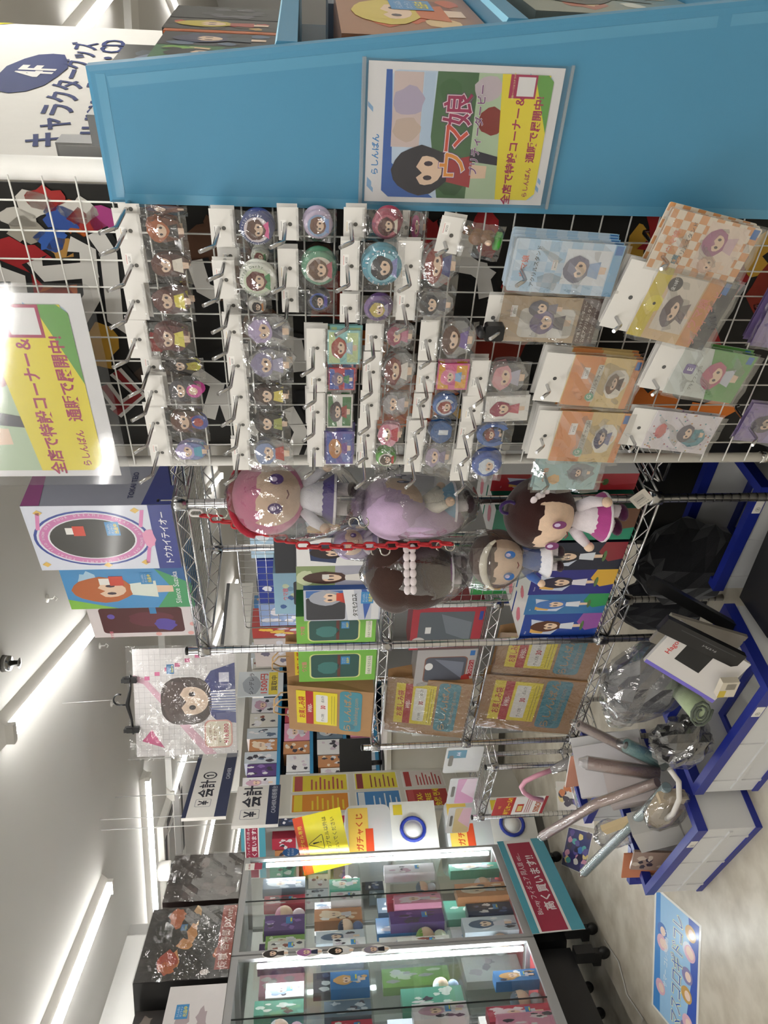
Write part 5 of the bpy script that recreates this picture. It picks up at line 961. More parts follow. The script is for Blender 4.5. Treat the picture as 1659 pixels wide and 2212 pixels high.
# ================================================================ folding crates with blue rims
CB = '#1c2a86'
def crate(lbl, s, n, w_, d, h_, rz, lid=True):
    t = thing('folding_crate', lbl, 'crate', 'R', s, n, 0, rz, 'folding crates with blue rims')
    def frame(z0, z1, o, i_):
        m = M()
        for x0, x1, y0, y1 in ((-o, w_ + o, -o, i_), (-o, w_ + o, d - i_, d + o), (-o, i_, i_, d - i_), (w_ - i_, w_ + o, i_, d - i_)): m.box(x0, x1, y0, y1, z0, z1, CB)
        return m
    part(t, 'top_rim', frame(h_ - .035, h_, .006, .022), 'plastic', 'blue plastic rim'); part(t, 'bottom_rim', frame(.0, .022, .004, .03), 'plastic', 'blue plastic rim'); part(t, 'base', M().box(.0, w_, 0, d, .004, .012, '#c8c6be'), 'plastic')
    for nm, b in (('front_wall', (0, w_, .0, .004)), ('rear_wall', (0, w_, d - .004, d)), ('left_wall', (0, .004, .004, d - .004)), ('right_wall', (w_ - .004, w_, .004, d - .004))):
        part(t, nm, M().box(*b, .02, h_ - .03, '#fff'), 'frosted')
    for k in (.12, .5, .88): part(t, 'rib', M().box(w_ * k - .006, w_ * k + .006, -.004, 0, .022, h_ - .035, '#d6d4cc'), 'frosted')
    part(t, 'fold_bar', M().box(.02, w_ - .02, -.006, 0, h_ * .42, h_ * .42 + .012, '#d8d6ce'), 'frosted'); part(t, 'label', M().box(w_ * .78, w_ * .78 + .05, -.0075, -.006, h_ - .031, h_ - .006, '#e2ded6').text('Ⓡ', w_ * .78 + .016, h_ - .026, .018, -.0078, '#555', 0.), 'paper', 'white crate label')
    return t
CH = .23
crate('folding crate full of rolled posters at the front', -3.02, 1.135, .585, .37, CH, -.05)
crate('folding crate with black plastic packs right of the poster crate', -2.36, 1.2, .62, .3, CH, -.03)
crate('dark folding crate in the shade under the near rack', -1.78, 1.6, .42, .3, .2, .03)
t = crate('folding crate behind the poster crate holding picture boards', -3.27, 1.55, .28, .28, .3, .0)
t = thing('folded_crate', 'flattened blue crate half leaning at the left of the poster crate', 'crate', 'R', -3.20, 1.24, .0, .6)
part(t, 'panel', M().box(0, .16, 0, .03, 0, .21, CB), 'plastic')
for k in range(3): part(t, 'rib', M().box(.02 + k * .05, .045 + k * .05, -.006, 0, .03, .18, '#141f7c'), 'plastic')
# ---- in the front crate
def wtube(name, lbl, cat, pts, r, col, mat='coated', wrap=True, n=14):
    P = [(pf(a, b, nn)[0], nn, pf(a, b, nn)[1]) for a, b, nn in pts]; o = P[-1]; L_ = [Vector((p[0] - o[0], p[1] - o[1], p[2] - o[2])) for p in P]
    t = thing(name, lbl, cat, 'R', *o); part(t, 'roll', M().tube(L_, r, col, n), mat)
    part(t, 'roll_end', M().tube([L_[0] + (L_[0] - L_[1]).normalized() * .0005, L_[0] + (L_[0] - L_[1]).normalized() * .001], [r * .55, r * .5], '#3c3230', n), 'paper')
    if wrap: part(t, 'wrap', M().tube([L_[0] + (L_[0] - L_[1]).normalized() * .035, L_[0] + (L_[0] - L_[1]).normalized() * .005] + L_, [r * .5, r * 1.1] + [r * 1.12] * len(L_), '#fff', n), 'film')
    return t
RG = 'poster roll'
wtube('poster_roll', 'longest pinkish poster roll sticking out towards the red banner', RG, ((1172, 1806, 1.44), (1290, 1735, 1.36), (1420, 1690, 1.30)), .018, '#b39a92')
wtube('poster_roll', 'pale blue poster roll leaning to the left of the crate', RG, ((1262, 1884, 1.3), (1400, 1745, 1.27), (1440, 1700, 1.25)), .017, '#9fb4b8')
wtube('poster_roll', 'brown-pink poster roll standing upright in the middle of the crate', RG, ((1270, 1648, 1.44), (1425, 1672, 1.36)), .024, '#9a7f78')
wtube('poster_roll', 'mauve poster roll leaning right, rearmost in the crate', RG, ((1250, 1566, 1.5), (1330, 1605, 1.46), (1420, 1655, 1.42)), .017, '#a08c88')
wtube('poster_roll', 'short teal poster roll with white core', RG, ((1352, 1610, 1.44), (1436, 1650, 1.40)), .026, '#6f9c9c')
def px_box(lbl, cat, name, rx, ry, n, w_, d, h_, col, rz=0., rx_=0., ry_=0., mat='coated', draw=None, top=None):
    s, z = pf(rx, ry, n); t = thing(name, lbl, cat, 'R', s, n, z, rz, rx=rx_, ry=ry_); part(t, 'body', M().box(-w_ / 2, w_ / 2, 0, d, 0, h_, col, top=top), mat)
    if draw: m = M(); draw(m, w_ / 2, h_); part(t, 'print', m, 'coated')
    return t
px_box('tilted white flat box in front of the black board', 'box', 'flat_box', 1405, 1705, 1.41, .03, .2, .27, '#dcd8da', -.3, 0, -.5)
px_box('second tilted white flat box beside the black board', 'box', 'flat_box', 1405, 1684, 1.455, .02, .2, .28, '#e4e2e2', -.3, 0, -.42)
px_box('charcoal board standing behind the white flat boxes', 'board', 'art_board', 1412, 1672, 1.47, .16, .012, .19, '#3a3c3c', -.25, 0, -.2)
px_box('wide white carton with pinkish side in the front crate', 'box', 'flat_box', 1420, 1730, 1.33, .07, .14, .17, '#d6cbc9', -.2, 0, -.45)
px_box('grey carton leaning over the left rim of the crate', 'box', 'flat_box', 1475, 1800, 1.2, .13, .09, .17, '#b9b7b2', .15, -.1, -.5, top='#e4e2de')
px_box('bundle of cream paper sheets between the rolls', 'paper', 'paper_bundle', 1410, 1760, 1.28, .045, .02, .2, '#cbb68f', 0, 0, -.68, 'paper')
px_box('brownish picture sheets slipped in at the left rim', 'paper', 'paper_bundle', 1450, 1862, 1.19, .10, .01, .15, '#8a7468', .25, -.1, .0, 'coated', d_art('#9c8478', ('#54464e', '#c8b8a8', '#3c3440'), 3))
px_box('salmon orange folder behind the picture sheets', 'folder', 'folder', 1440, 1868, 1.21, .14, .006, .17, '#c07a58', .25, -.1, -.1, 'paper')
px_box('black strip case at the far left of the crate', 'case', 'strip_case', 1440, 1890, 1.23, .03, .01, .14, '#151515', .25, -.1, .0)
s, z = pf(1470, 1750, 1.22); t = thing('paper_pouch', 'rounded beige paper pouch wrapped in film at the crate rim', 'pouch', 'R', s, 1.22, z, 0, ry=.12)
part(t, 'pouch', M().plate([(-.095, 0), (.095, .0), (.105, .06), (.08, .115), (-.075, .1), (-.11, .05)], -.012, .025, '#b7a68c'), 'kraft'); part(t, 'inner_fold', M().plate([(-.05, .02), (.06, .01), (.075, .06), (.05, .085), (-.04, .07)], -.014, -.012, '#9c8c72'), 'kraft'); part(t, 'film', M().ball((0, .0, .055), (.12, .05, .075), '#fff', 16, 10, lambda d: 1 + .06 * math.sin(d.x * 17 + d.z * 9)), 'loose_film')
s, z = pf(1480, 1735, 1.16); solo('foam_strip', 'curved white foam strip along the crate front', 'foam', M().tube([(-.16, .02, .01), (-.08, 0, .02), (.02, 0, .03), (.1, .02, .05), (.13, .05, .08)], .009, '#cfcac4', 10), 'plastic', 'R', s, 1.165, z - .005)
s, z = pf(1330, 1800, 1.36); solo('bubble_wrap', 'crumpled clear plastic wrap beside the long poster roll', 'wrap', M().ball((0, 0, 0), (.07, .05, .085), '#fff', 16, 12, lambda d, r_=random.Random(3): 1 + r_.uniform(-.16, .16)), 'loose_film', 'R', s, 1.36, z)
# ---- in the right crate
def crumple(name, lbl, cat, rx, ry, n, r, col, mat, sd, amp=.2, wrap=True, rz=0.):
    s, z = pf(rx, ry, n); rq = random.Random(sd); t = thing(name, lbl, cat, 'R', s, n, z - r[2], rz)
    m = M().ball((0, 0, r[2]), r, col, 16, 12, lambda d: 1 + rq.uniform(-amp, amp)); m.sm = [False] * len(m.sm); part(t, 'contents', m, mat)
    if wrap: rw = random.Random(sd + 1); m = M().ball((0, -.004, r[2]), tuple(k * 1.12 for k in r), '#fff', 16, 12, lambda d: 1 + rw.uniform(-amp, amp)); m.sm = [False] * len(m.sm); part(t, 'plastic_bag', m, 'loose_film')
    return t
crumple('packed_garment', 'large grey garment in a shiny crumpled bag on the right crate', 'garment', 1395, 1470, 1.42, (.17, .08, .13), '#5a5a60', 'cloth', 4, .1)
crumple('packed_garment', 'white cloth pack at the edge of the grey garment bag', 'garment', 1345, 1530, 1.45, (.07, .05, .06), '#c8c6c4', 'cloth', 6, .14)
crumple('packed_garment', 'black garment pack with red and white marks at the crate corner', 'garment', 1470, 1600, 1.26, (.09, .06, .085), '#1c1a1c', 'cloth', 8, .18)
s, z = pf(1528, 1540, 1.24); wt = thing('towel_roll', 'small green-grey rolled towel lying on the right crate', 'towel', 'R', s, 1.24, z, .4)
sp = [((.006 + .0022 * i / 3) * math.cos(i * .7) * 2, 0, (.006 + .0022 * i / 3) * math.sin(i * .7) * 1.5 + .02) for i in range(26)]
part(wt, 'roll', M().tube([(p[0], 0, p[2]) for p in sp], .004, '#5c6458', 6), 'cloth'); part(wt, 'towel', M().tube([(0, .002, .02), (0, .13, .02)], [.034, .034], '#a9b894', 14), 'cloth')
px_box('white product box with violet edge and red lettering on the right crate', 'box', 'product_box', 1580, 1478, 1.2, .16, .014, .24, '#cfcbc8', .2, -.25, .5, draw=lambda m, w_, h_: (m.rect(-w_, 0, -w_ * .86, h_, -.0004, '#7468c4'), m.rect(-w_ * .3, h_ * .4, w_ * .8, h_ * .75, -.0004, '#151517'), m.text('Hagoo', w_ * .1, h_ * .84, .022, -.0006, '#c83c3c', .01)))
px_box('black slim product box with white letters beside the violet edged box', 'box', 'product_box', 1600, 1432, 1.22, .05, .02, .26, '#131316', .1, -.2, .42, draw=lambda m, w_, h_: (m.text('ディスプレイ', 0, h_ * .4, .008, -.0005, '#ddd', 0., rot=Q), m.rect(w_ * .4, h_ * .1, w_ * .5, h_ * .8, -.0004, '#3a3a3e')))
px_box('tall beige board standing in the right crate', 'board', 'art_board', 1590, 1405, 1.34, .12, .012, .26, '#8a8378', .05, -.1, .3)
px_box('black frame leaning in the right crate', 'frame', 'black_frame', 1585, 1360, 1.40, .035, .02, .33, '#121214', .05, -.15, .5)
px_box('small yellow and white barcode box on the crate edge', 'box', 'product_box', 1592, 1490, 1.17, .06, .02, .05, '#cfc6b4', .1, draw=lambda m, w_, h_: (m.rect(-w_, h_ * .6, -w_ * .1, h_, -.0004, '#c8b03c'), [m.rect(w_ * (.05 + .1 * k), h_ * .15, w_ * (.09 + .1 * k), h_ * .7, -.0005, '#333') for k in range(8)]))
# ---- dark stock under the near rack; panel, board and bags added for darkness
for i, (s, n, w_, d, h_, c, lb) in enumerate(((-1.56, 1.34, .26, .17, .16, '#232325', 'black plastic lidded box on the floor under the near rack'), (-1.12, 1.4, .26, .28, .2, '#1c1c1e', 'black storage box right of the lidded one under the rack'), (-1.54, 2.04, .88, .1, .52, '#161618', 'tall black panel added to darken the back under the rack'), (-1.12, 1.72, .4, .2, .45, '#141415', 'tall black bag behind the mesh panel foot'), (-1.86, 2.16, .2, .08, .34, '#26262a', 'dark grey board added for shade at the back under the racks'))):  # the tall panel and grey board stand in for shade at the back
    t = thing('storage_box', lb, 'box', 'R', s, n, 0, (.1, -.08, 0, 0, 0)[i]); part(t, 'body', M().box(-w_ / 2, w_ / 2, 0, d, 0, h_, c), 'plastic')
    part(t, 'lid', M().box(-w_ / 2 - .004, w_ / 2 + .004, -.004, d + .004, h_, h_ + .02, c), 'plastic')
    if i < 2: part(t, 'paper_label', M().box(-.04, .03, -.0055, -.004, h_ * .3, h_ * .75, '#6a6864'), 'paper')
crumple('shade_bag', 'black bag added to darken the shaded crate under the near rack', 'bag', 1480, 1215, 1.75, (.17, .12, .17), '#161618', 'cloth', 12, .1, False)  # black bags added to darken the space below the open wire shelf
crumple('shade_bag', 'dark grey bag added for darkness beside the shaded crate', 'bag', 1440, 1300, 1.9, (.14, .09, .2), '#222226', 'cloth', 14, .1, False)
# ================================================================ short rack goods, umbrella
def d_sale(m, w_, h_):
    W_ = w_ / 2; m.rect(-W_, h_ * .62, W_, h_, -.0005, '#b82a24'); m.rect(-W_, 0, W_, h_ * .06, -.0005, '#a82c30'); m.text('今月', -W_ * .1, h_ * .86, h_ * .06, -.0008, '#f2de3c', .01); m.text('半額セール!!', .0, h_ * .68, h_ * .12, -.0008, '#f2dc2c', .03); m.text('50%OFF!', 0, h_ * .1, h_ * .15, -.0008, '#c8642c', .03)
    m.rect(-W_ * .7, h_ * .42, W_ * .2, h_ * .55, -.0005, '#c84a34'); m.rect(-W_ * .6, h_ * .44, 0, h_ * .53, -.0007, '#e0d080')
    for k in range(3): m.rect(-W_ * .8, h_ * (.28 + .04 * k), W_ * .8, h_ * (.295 + .04 * k), -.0005, '#b86a6a')
s, z = pf(1178, 1738, 1.84); flat('red half price sale notice hung on the short rack', 'notice', 'sale_notice', 'R', s, 1.84, z, .19, .27, d_sale, -.02)
for i, (rx, ry, c, lb) in enumerate(((985, 1635, '#d8d8d4', 'clear A4 file bag with handle hole and teal tag'), (990, 1690, '#d89cc0', 'pink and lilac clear A4 file bag'), (985, 1742, '#d8c08c', 'yellow-pink clear A4 file bag at the left'))):
    s, z = pf(rx, ry, 2.0); t = thing('file_bag', lb, 'file bag', 'R', s, 1.98 - i * .03, .672, .05 * i); w_, h_ = .24, z - .672 + .06; part(t, 'sheet', M().plate(rr(-w_ / 2, 0, w_ / 2, h_, .015), 0, .004, '#fff'), 'frosted')
    part(t, 'print', M().poly(rr(-w_ * .48, .005, w_ * .48, h_ * .72, .01), -.001, c).poly([(-w_ * .3, .005), (w_ * .48, .005), (w_ * .48, h_ * .4), (0, h_ * .55)], -.0014, ('#e4cdda', '#e4cdda', '#e0b8c4')[i]) if i else M().rect(w_ * .1, h_ * .45, w_ * .4, h_ * .95, -.001, '#2f7c98').text('A4', w_ * .25, h_ * .6, .03, -.0014, '#eef', .01), 'coated')
    part(t, 'handle_hole', M().poly(rr(-.05, h_ * .78, .05, h_ * .9, .01), -.0018, '#8a8782'), 'paper')
P = [(1172, 1728, 1.66), (1150, 1724, 1.66), (1132, 1712, 1.665), (1126, 1700, 1.67), (1134, 1688, 1.675), (1160, 1675, 1.68), (1190, 1664, 1.69), (1225, 1650, 1.70), (1330, 1610, 1.75)]
P = [(pf(a, b, n)[0], n, pf(a, b, n)[1]) for a, b, n in P]; o = P[-1]; L_ = [Vector((p[0] - o[0], p[1] - o[1], p[2] - o[2])) for p in P]
t = thing('umbrella', 'folded umbrella with a pink curved handle in a clear sleeve', 'umbrella', 'R', *o); part(t, 'handle', M().tube(L_[:7], .011, '#e0a0b4', 10), 'plastic', 'pink hooked handle'); part(t, 'folded_canopy', M().tube(L_[6:], [.012, .022, .028], '#b8b4b4', 12), 'cloth'); part(t, 'clear_sleeve', M().tube(L_[6:], [.018, .027, .034], '#fff', 10), 'loose_film')
px_box('white picture board with coloured blots and red character', 'board', 'picture_board', 1332, 1655, 1.6, .17, .008, .22, '#dcdad6', .3, .1, 0, draw=lambda m, w_, h_: (m.rect(-w_, h_ * .7, w_, h_, -.0004, '#d89880'), m.poly(ell(-w_ * .1, h_ * .45, w_ * .35, h_ * .16), -.0005, '#d8cf5c'), m.poly(ell(-w_ * .55, h_ * .25, w_ * .3, h_ * .14), -.0005, '#c88ab0'), m.poly(ell(w_ * .0, h_ * .12, w_ * .2, h_ * .1), -.0005, '#4a9c50'), m.text('雅', w_ * .4, h_ * .5, h_ * .3, -.0006, '#c8382c', .02)))
# ================================================================ floor pictures
def floor_pic(lbl, pts, draw, base='#e8e6e0'):
    P = [ph(a, b, 0, 'E') for a, b in pts]; c = P[0]; u = Vector((P[1][0] - c[0], P[1][1] - c[1])); v = Vector((P[3][0] - c[0], P[3][1] - c[1])); t = thing('floor_poster', lbl, 'floor poster', 'E', c[0], c[1], .0)
    m = M(); m.rect(0, 0, 1, 1, 0, base); draw(m)
    m.v = [(u.x * x + v.x * z, u.y * x + v.y * z, .001 - y) for x, y, z in m.v]; part(t, 'sheet', m, 'coated'); return t
def d_fl(m):
    m.rect(.02, .04, .98, .96, -.0003, '#9cc6e8'); m.poly([(.02, .04), (.98, .04), (.98, .25), (.5, .16), (.02, .28)], -.0005, '#3d5cb4'); m.poly([(.02, .8), (.98, .86), (.98, .96), (.02, .96)], -.0005, '#4c8ed0')
    rn = random.Random(5)
    for k in range(11): x, z = rn.uniform(.08, .92), rn.choice((.2, .24, .76, .8)); m.poly(ell(x, z, .06, .11), -.0007 - k * .00002, rn.choice(('#8a84b0', '#e0b4c4', '#4a78c0', '#c8a05c', '#6a4450', '#dce4f0'))); m.poly(ell(x, z - .02, .035, .06), -.001 - k * .00002, '#eed4c4')
    for c, b, y in (('#f2e86c', .05, -.0013), ('#f4f6fa', .03, -.0014), ('#3c6ab4', .0, -.0015)): m.text('マスコロギドコレ', .5, .36, .26, y, c, b, sx=.42)
    m.text('サマー コレクション', .5, .66, .1, -.0013, '#eef4fa', .01, sx=.5)
floor_pic('blue summer picture stuck on the floor left of the crates', [(1506, 2290), (1516, 2000), (1411, 1945), (1408, 2170)], d_fl)
def d_mix(sd, bg):
    def f(m):
        m.rect(.02, .02, .98, .98, -.0003, bg); rn = random.Random(sd)
        for k in range(26): m.poly(blob(rn.uniform(.08, .92), rn.uniform(.08, .92), .08, .1, k + sd, 10, .25), -.0004 - k * .00002, rn.choice(('#e08a5c', '#5cb0a8', '#e8e4dc', '#6a5ca0', '#e0a0b8', '#4c7cc0', '#3c3450', '#f0d890')))
    return f
floor_pic('colourful picture sheet on the floor under the sale notice', [(1285, 1790), (1275, 1690), (1208, 1685), (1208, 1775)], d_mix(3, '#e8e0d8'))
floor_pic('dark blue picture sheet on the floor next to the red banner', [(1262, 1890), (1282, 1800), (1210, 1790), (1212, 1868)], d_mix(8, '#3c3c74'))
# cable under the showcase
solo('power_cable', 'thin white power cable under the near showcase', 'cable', M().tube([(0, 0, .2), (.05, .02, .05), (.12, .06, .006), (.3, .1, .005), (.42, .02, .005), (.6, .05, .006)], .004, '#b8b6b0', 6), 'rubber', 'E', CS + .02, 2.75, 0, Q)
# ================================================================ counter, capsule machine, notices
t = thing('cash_counter', 'long cream cash counter behind the racks', 'counter', 'E', -4.3, 5.45, 0)
part(t, 'front_panel', M().box(0, 1.65, 0, .03, .06, .92, '#d6d2c6'), 'paint'); part(t, 'worktop', M().box(-.03, 1.68, -.04, .44, .92, .955, '#e2dfd6'), 'paint'); part(t, 'toe_kick', M().box(.02, 1.63, .04, .06, 0, .06, '#77746c'), 'paint'); part(t, 'side_panel', M().box(1.62, 1.65, .03, .42, 0, .92, '#d6d2c6'), 'paint')
t = thing('notice_board', 'white peg board of shop notices standing on the counter', 'notice board', 'E', -3.12, 4.83, .44, Q); part(t, 'board', M().box(0, .54, .0, .02, 0, 1.34, '#dedbd2'), 'paint'); part(t, 'foot', M().box(.05, .49, -.03, .12, -.44, 0, '#cfccc2'), 'paint')
def d_not(bg, ac, tx, lines, tc='#f4e22c'):
    def f(m, w_, h_):
        W_ = w_ / 2; m.rect(-W_ * .95, h_ * .03, W_ * .95, h_ * .97, -.0004, bg); m.rect(-W_ * .9, h_ * .8, W_ * .9, h_ * .94, -.0006, ac)
        for k in range(lines): m.rect(-W_ * .8, h_ * (.1 + .6 * k / lines), W_ * (.2 + .5 * ((k * 7) % 3) / 2), h_ * (.1 + .6 * k / lines) + h_ * .03, -.0006, ac)
        for i, q in enumerate(tx): m.text(q, 0, h_ * (.62 - .2 * i), min(h_ * .17, w_ * 1.5 / len(q)), -.0009, tc, .02)
    return f
NG = 'notices on the peg board'
for n_, z_, w_, h_, dr, lb in ((4.62, 1.28, .21, .4, d_not('#e4902c', '#f0d83c', (), 7), 'orange notice at the upper left of the peg board'), (4.86, 1.28, .21, .4, d_not('#ecd83c', '#b8504c', (), 8), 'yellow notice at the upper right of the peg board'),
        (4.62, .93, .21, .31, d_not('#3c86c8', '#e8eef4', (), 5), 'blue notice in the middle left of the peg board'), (4.86, .93, .21, .31, d_not('#e8d840', '#8a2c34', (), 6), 'yellow notice in the middle right of the peg board'),
        (4.62, .60, .21, .3, d_not('#b4282c', '#c8484c', ('TAX-', 'FREE', '免税 면세'), 0), 'red tax-free notice on the peg board'), (4.86, .60, .21, .3, d_not('#e6dcd8', '#b4282c', (), 8), 'white notice with red head on the peg board')):
    flat(lb, 'notice', 'notice_sheet', 'E', -3.118, 4.97 + (n_ - 4.62) * 1.07, 1.5 + (z_ - 1.5) * 1.07, w_ * 1.08, h_ * 1.07, dr, Q, grp=NG)
t = thing('cashier_board', 'leaning white cashier board with navy band beside the peg board', 'sign', 'E', -2.6, 4.95, .36, Q); part(t, 'board', M().box(0, .42, 0, .02, 0, .46, '#e6e4de'), 'coated'); part(t, 'stand', M().box(.05, .08, .02, .05, -.36, .3, '#8c8c8a').box(.34, .37, .02, .05, -.36, .3, '#8c8c8a').box(.08, .34, .02, .05, -.3, -.27, '#8c8c8a'), 'paint'); part(t, 'lettering', M().rect(0, .26, .16, .46, -.0006, '#1f2c54').text('会計①', .24, .06, .13, -.0006, '#1c2030', .02), 'coated')
# capsule toy machine, two tiers
t = thing('capsule_machine', 'white two-tier capsule toy machine beside the showcase', 'capsule machine', 'E', -3.0, 4.42, 0, 1.0)
for k, z in enumerate((.06, .72)):
    b = part(t, 'body', M().box(-.19, .19, 0, .4, z, z + .3, '#e4e2da'), 'plastic'); part(b, 'knob_ring', M().tube([(.075 * math.cos(a), -.008, z + .16 + .075 * math.sin(a)) for a in [2 * math.pi * i / 20 for i in range(20)]], .012, '#2a3c9c', 8, closed=True), 'plastic'); part(b, 'knob', M().lathe([(0, -.03), (.02, -.03), (.05, -.01), (.055, 0)], '#ece9e2', 16, 0, z + .16, 'y'), 'plastic')
    dr = part(t, 'drum', M().plate(rr(-.18, z + .3, .18, z + .6, .05), .0, .36, '#fff'), 'frosted'); part(dr, 'capsule', M().ball((-.05, .05, z + .37), (.055, .045, .055), ('#3aa83c', '#e0b43c')[k], 14, 10), 'plastic'); part(dr, 'capsule', M().ball((.07, .05, z + .37), (.055, .045, .055), ('#4a3c34', '#c85a34')[k], 14, 10), 'plastic')
    p = M(); p.rect(-.16, z + .45, .16, z + .58, -.002, '#e8c45c'); p.rect(-.16, z + .42, .02, z + .47, -.003, '#d8502c'); p.text('ガチャくじ', 0, z + .49, .05, -.004, '#c84a2c', .02); p.rect(.1, z + .22, .17, z + .28, -.002, '#e0c83c'); part(t, 'print', p, 'coated')
part(t, 'base', M().box(-.19, .19, .02, .4, 0, .06, '#55534e'), 'plastic')
def d_warn(m, w_, h_): m.rect(-w_ / 2, h_ * .8, w_ / 2, h_, -.0005, '#d84a20'); m.text('ガチャカプセル専用', 0, h_ * .86, .028, -.0008, '#f4e83c', .0); m.text('⚠', 0, h_ * .52, .09, -.0008, '#222', 0.); m.text('ガチャカプセル以外は', 0, h_ * .34, .03, -.0008, '#222', 0.); m.text('入れないでください', 0, h_ * .18, .03, -.0008, '#222', 0.)
s, z = pf(830, 1800, 4.22, 'E'); flat('yellow warning card with black triangle on the capsule machine', 'notice', 'warning_card', 'E', s, 4.22, 1.325, .36, .3, d_warn, .2, -.2, body='#f0e02c')
# ================================================================ far shelving
FS = -6.1
t = thing('far_shelf', 'blue far shelf unit filled with boxed figures behind the paper bags', 'shelf', 'R', FS, 3.3, 0, Q)
FW = 3.2
part(t, 'back_panel', M().box(0, FW, .4, .42, 0, 2.0, '#1c3446'), 'paint')
for z in (1.85, 1.56, 1.26, .98, .68, .38, .08): part(t, 'shelf_board', M().box(0, FW, 0, .4, z - .03, z, '#2f86b4'), 'paint')
for x in (0, 1.05, 2.1, FW - .03): part(t, 'upright', M().box(x, x + .03, -.005, .4, 0, 2.0, '#23404f'), 'paint')
rn = random.Random(31); nm7 = {1.85: 'top', 1.56: 'second', 1.26: 'third', .98: 'fourth'}
OD = ('first', 'second', 'third', 'fourth', 'fifth', 'sixth', 'seventh', 'eighth', 'ninth', 'tenth', 'eleventh', 'twelfth', 'thirteenth', 'fourteenth', 'fifteenth', 'sixteenth', 'seventeenth', 'eighteenth', 'nineteenth', 'twentieth')
for z, hh in ((1.85, .3), (1.56, .235), (1.26, .245), (.98, .23)):
    x = 3.34; k = 0
    while x < 3.3 + FW - .2 and k < 20:
        w_ = rn.uniform(.1, .2); c, a = PAL[rn.randrange(len(PAL))]; h_ = hh * rn.uniform(.82, 1)
        for up in (4.35, 5.4):
            if x < up + .035 and x + w_ > up - .005: x = up + .04
        sidebox(NMS[c] + ' figure box, %s from left on the %s far blue shelf' % (OD[k], nm7[z]), FS + .0 - .02, x, x + w_, z + .001, z + h_, .2, c, d_art(c, (a, '#e8e6ea', '#3a3644'), k + int(z * 100), fg=(a, '#d8d0d8') if k % 3 == 0 else None), name='shelf_box', grp='boxed figures on the far blue shelf'); x += w_ + .01; k += 1
def d_cloth(m, w_, h_): m.text('布物グッズ', -w_ * .28, h_ * .3, h_ * .5, -.002, '#262628', .01); m.rect(-w_ / 2, h_ * .88, w_ / 2, h_, -.002, '#222428')
flat('long white category sign for fabric goods above the far shelf', 'sign', 'category_sign', 'R', FS + .02, 4.5, 2.16, 2.4, .28, d_cloth, Q, th=.02)
part([o for o in COL.objects if o.name == 'category_sign'][0], 'hanging_rod', M().tube([(-.9, .01, .28), (-.9, .01, .59)], .006, '#ccc', 6), 'plastic')
def d_150(m, w_, h_): m.poly(blob(-w_ * .05, h_ * .7, w_ * .38, h_ * .2, 4, 14, .1), -.0005, '#a8b0bc'); m.text('シンデレラ', 0, h_ * .66, h_ * .12, -.0008, '#2c3040', .01); m.text('1500円', 0, h_ * .36, h_ * .19, -.0008, '#d8423c', .02); m.rect(-w_ * .45, h_ * .12, w_ * .45, h_ * .32, -.0006, '#f0d83c'); m.text('買取中', 0, h_ * .15, h_ * .14, -.0009, '#2c2c2c', .01)
n_, z_ = ps(612, 1475, FS + .1, 'R'); flat('white buying notice with red price near the bag handles', 'notice', 'price_notice', 'R', FS + .1, n_, z_, .28, .42, d_150, Q, body='#dfe6ec', th=.01)
t = thing('far_shelf', 'grey far shelf with packed goods left of the cashier signs', 'shelf', 'E', -5.6, 6.9, 0); part(t, 'back_panel', M().box(0, 2.0, .35, .37, 0, 2.05, '#a8a8a6'), 'paint')
for z in (1.72, 1.4, 1.08, .76): part(t, 'shelf_board', M().box(0, 2.0, 0, .35, z - .025, z, '#d4d2cc'), 'paint')
for x in (0, .98, 1.97): part(t, 'upright', M().box(x, x + .03, -.005, .35, 0, 2.05, '#9a9a98'), 'paint')
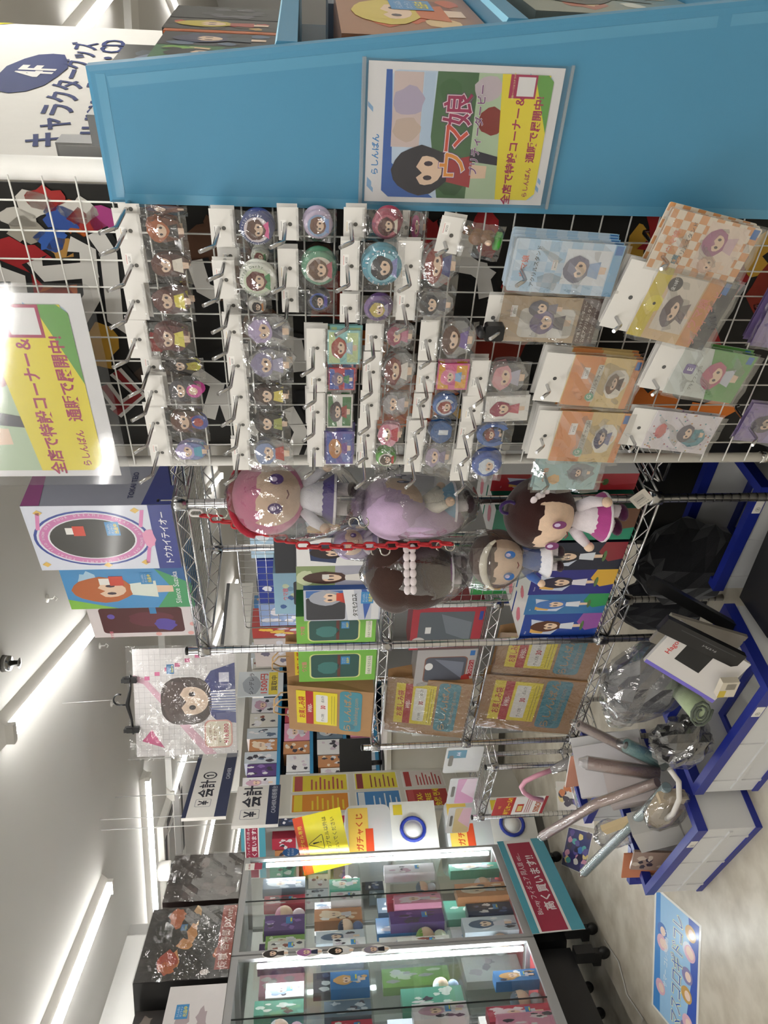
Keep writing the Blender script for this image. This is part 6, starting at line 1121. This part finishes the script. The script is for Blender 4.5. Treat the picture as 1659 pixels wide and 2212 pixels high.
for z, hh in ((1.72, .28), (1.4, .27), (1.08, .27), (.76, .27)):
    x = -5.55; k = 0
    while x < -3.75 and k < 20:
        w_ = rn.uniform(.09, .18); x = -4.58 if x < -4.58 and x + w_ > -4.625 else x; c, a = PAL[rn.randrange(len(PAL))]; h_ = hh * rn.uniform(.7, 1)
        t = thing('shelf_pack', NMS[c] + ' pack, %s from left on the %s grey far shelf' % (OD[k], {1.72: 'top', 1.4: 'second', 1.08: 'third', .76: 'lowest'}[z]), 'box', 'E', x + w_ / 2, 6.92, z + .001, 0, 'packs on the grey far shelf'); part(t, 'carton', M().box(-w_ / 2, w_ / 2, 0, .15, 0, h_, c), 'coated'); m = M(); d_art(c, (a, '#e8e6ea', '#3a3644'), k + int(z * 77))(m, w_ / 2, h_); part(t, 'front_print', m, 'coated'); x += w_ + .012; k += 1
flat('red and teal buying sign above the grey far shelf', 'sign', 'buying_sign', 'E', -4.75, 6.88, 2.02, .75, .24, d_buy, 0., th=.01)
# row of boxes standing beyond the near rack, seen through its grid
t = thing('stock_table', 'grey stock shelf behind the near rack', 'shelf', 'R', -4.1, 2.95, 0); part(t, 'top', M().box(0, 1.9, 0, .35, 1.47, 1.49, '#b4b3b0'), 'paint')
for x in (0, 1.87): part(t, 'leg', M().box(x, x + .03, 0, .35, 0, 1.47, '#9c9b98'), 'paint')
part(t, 'lower_board', M().box(.03, 1.87, 0, .35, .8, .82, '#b4b3b0'), 'paint'); part(t, 'back_panel', M().box(.03, 1.87, .33, .35, .1, 1.47, '#8f8e8c'), 'paint')
for i, (y0, y1, x0, c, a, lb) in enumerate(((1130, 1205, 540, '#a9c4d8', '#e8eef4', 'pale blue clear pack on the stock shelf'), (1208, 1302, 556, '#23368c', '#e07a8c', 'royal blue box on the stock shelf'), (1304, 1352, 560, '#8fa4d0', '#e8e4ec', 'periwinkle box on the stock shelf'), (1354, 1378, 545, '#a83a34', '#e8c04c', 'red box on the stock shelf'), (1380, 1440, 550, '#c8bcb8', '#6a6478', 'pale picture box on the stock shelf'))):
    carton(lb, x0, y0, y1, 3.0, 1.4905, .15, c, d_art(c, (a, '#d8d8e0'), i + 3), xm=580, name='stock_box')
# register monitor and cable on the counter
t = thing('register_monitor', 'black register monitor on the counter behind the notices', 'monitor', 'E', -3.2, 5.62, .956, .4); part(t, 'screen', M().plate(rr(-.2, .1, .2, .36, .01), 0, .03, '#141416'), 'plastic'); part(t, 'neck', M().tube([(0, .03, .12), (0, .06, .01)], .02, '#1a1a1c', 8), 'plastic'); part(t, 'foot', M().lathe([(0, 0), (.1, 0), (.1, .012), (0, .014)], '#1a1a1c', 18, 0, .06), 'plastic')
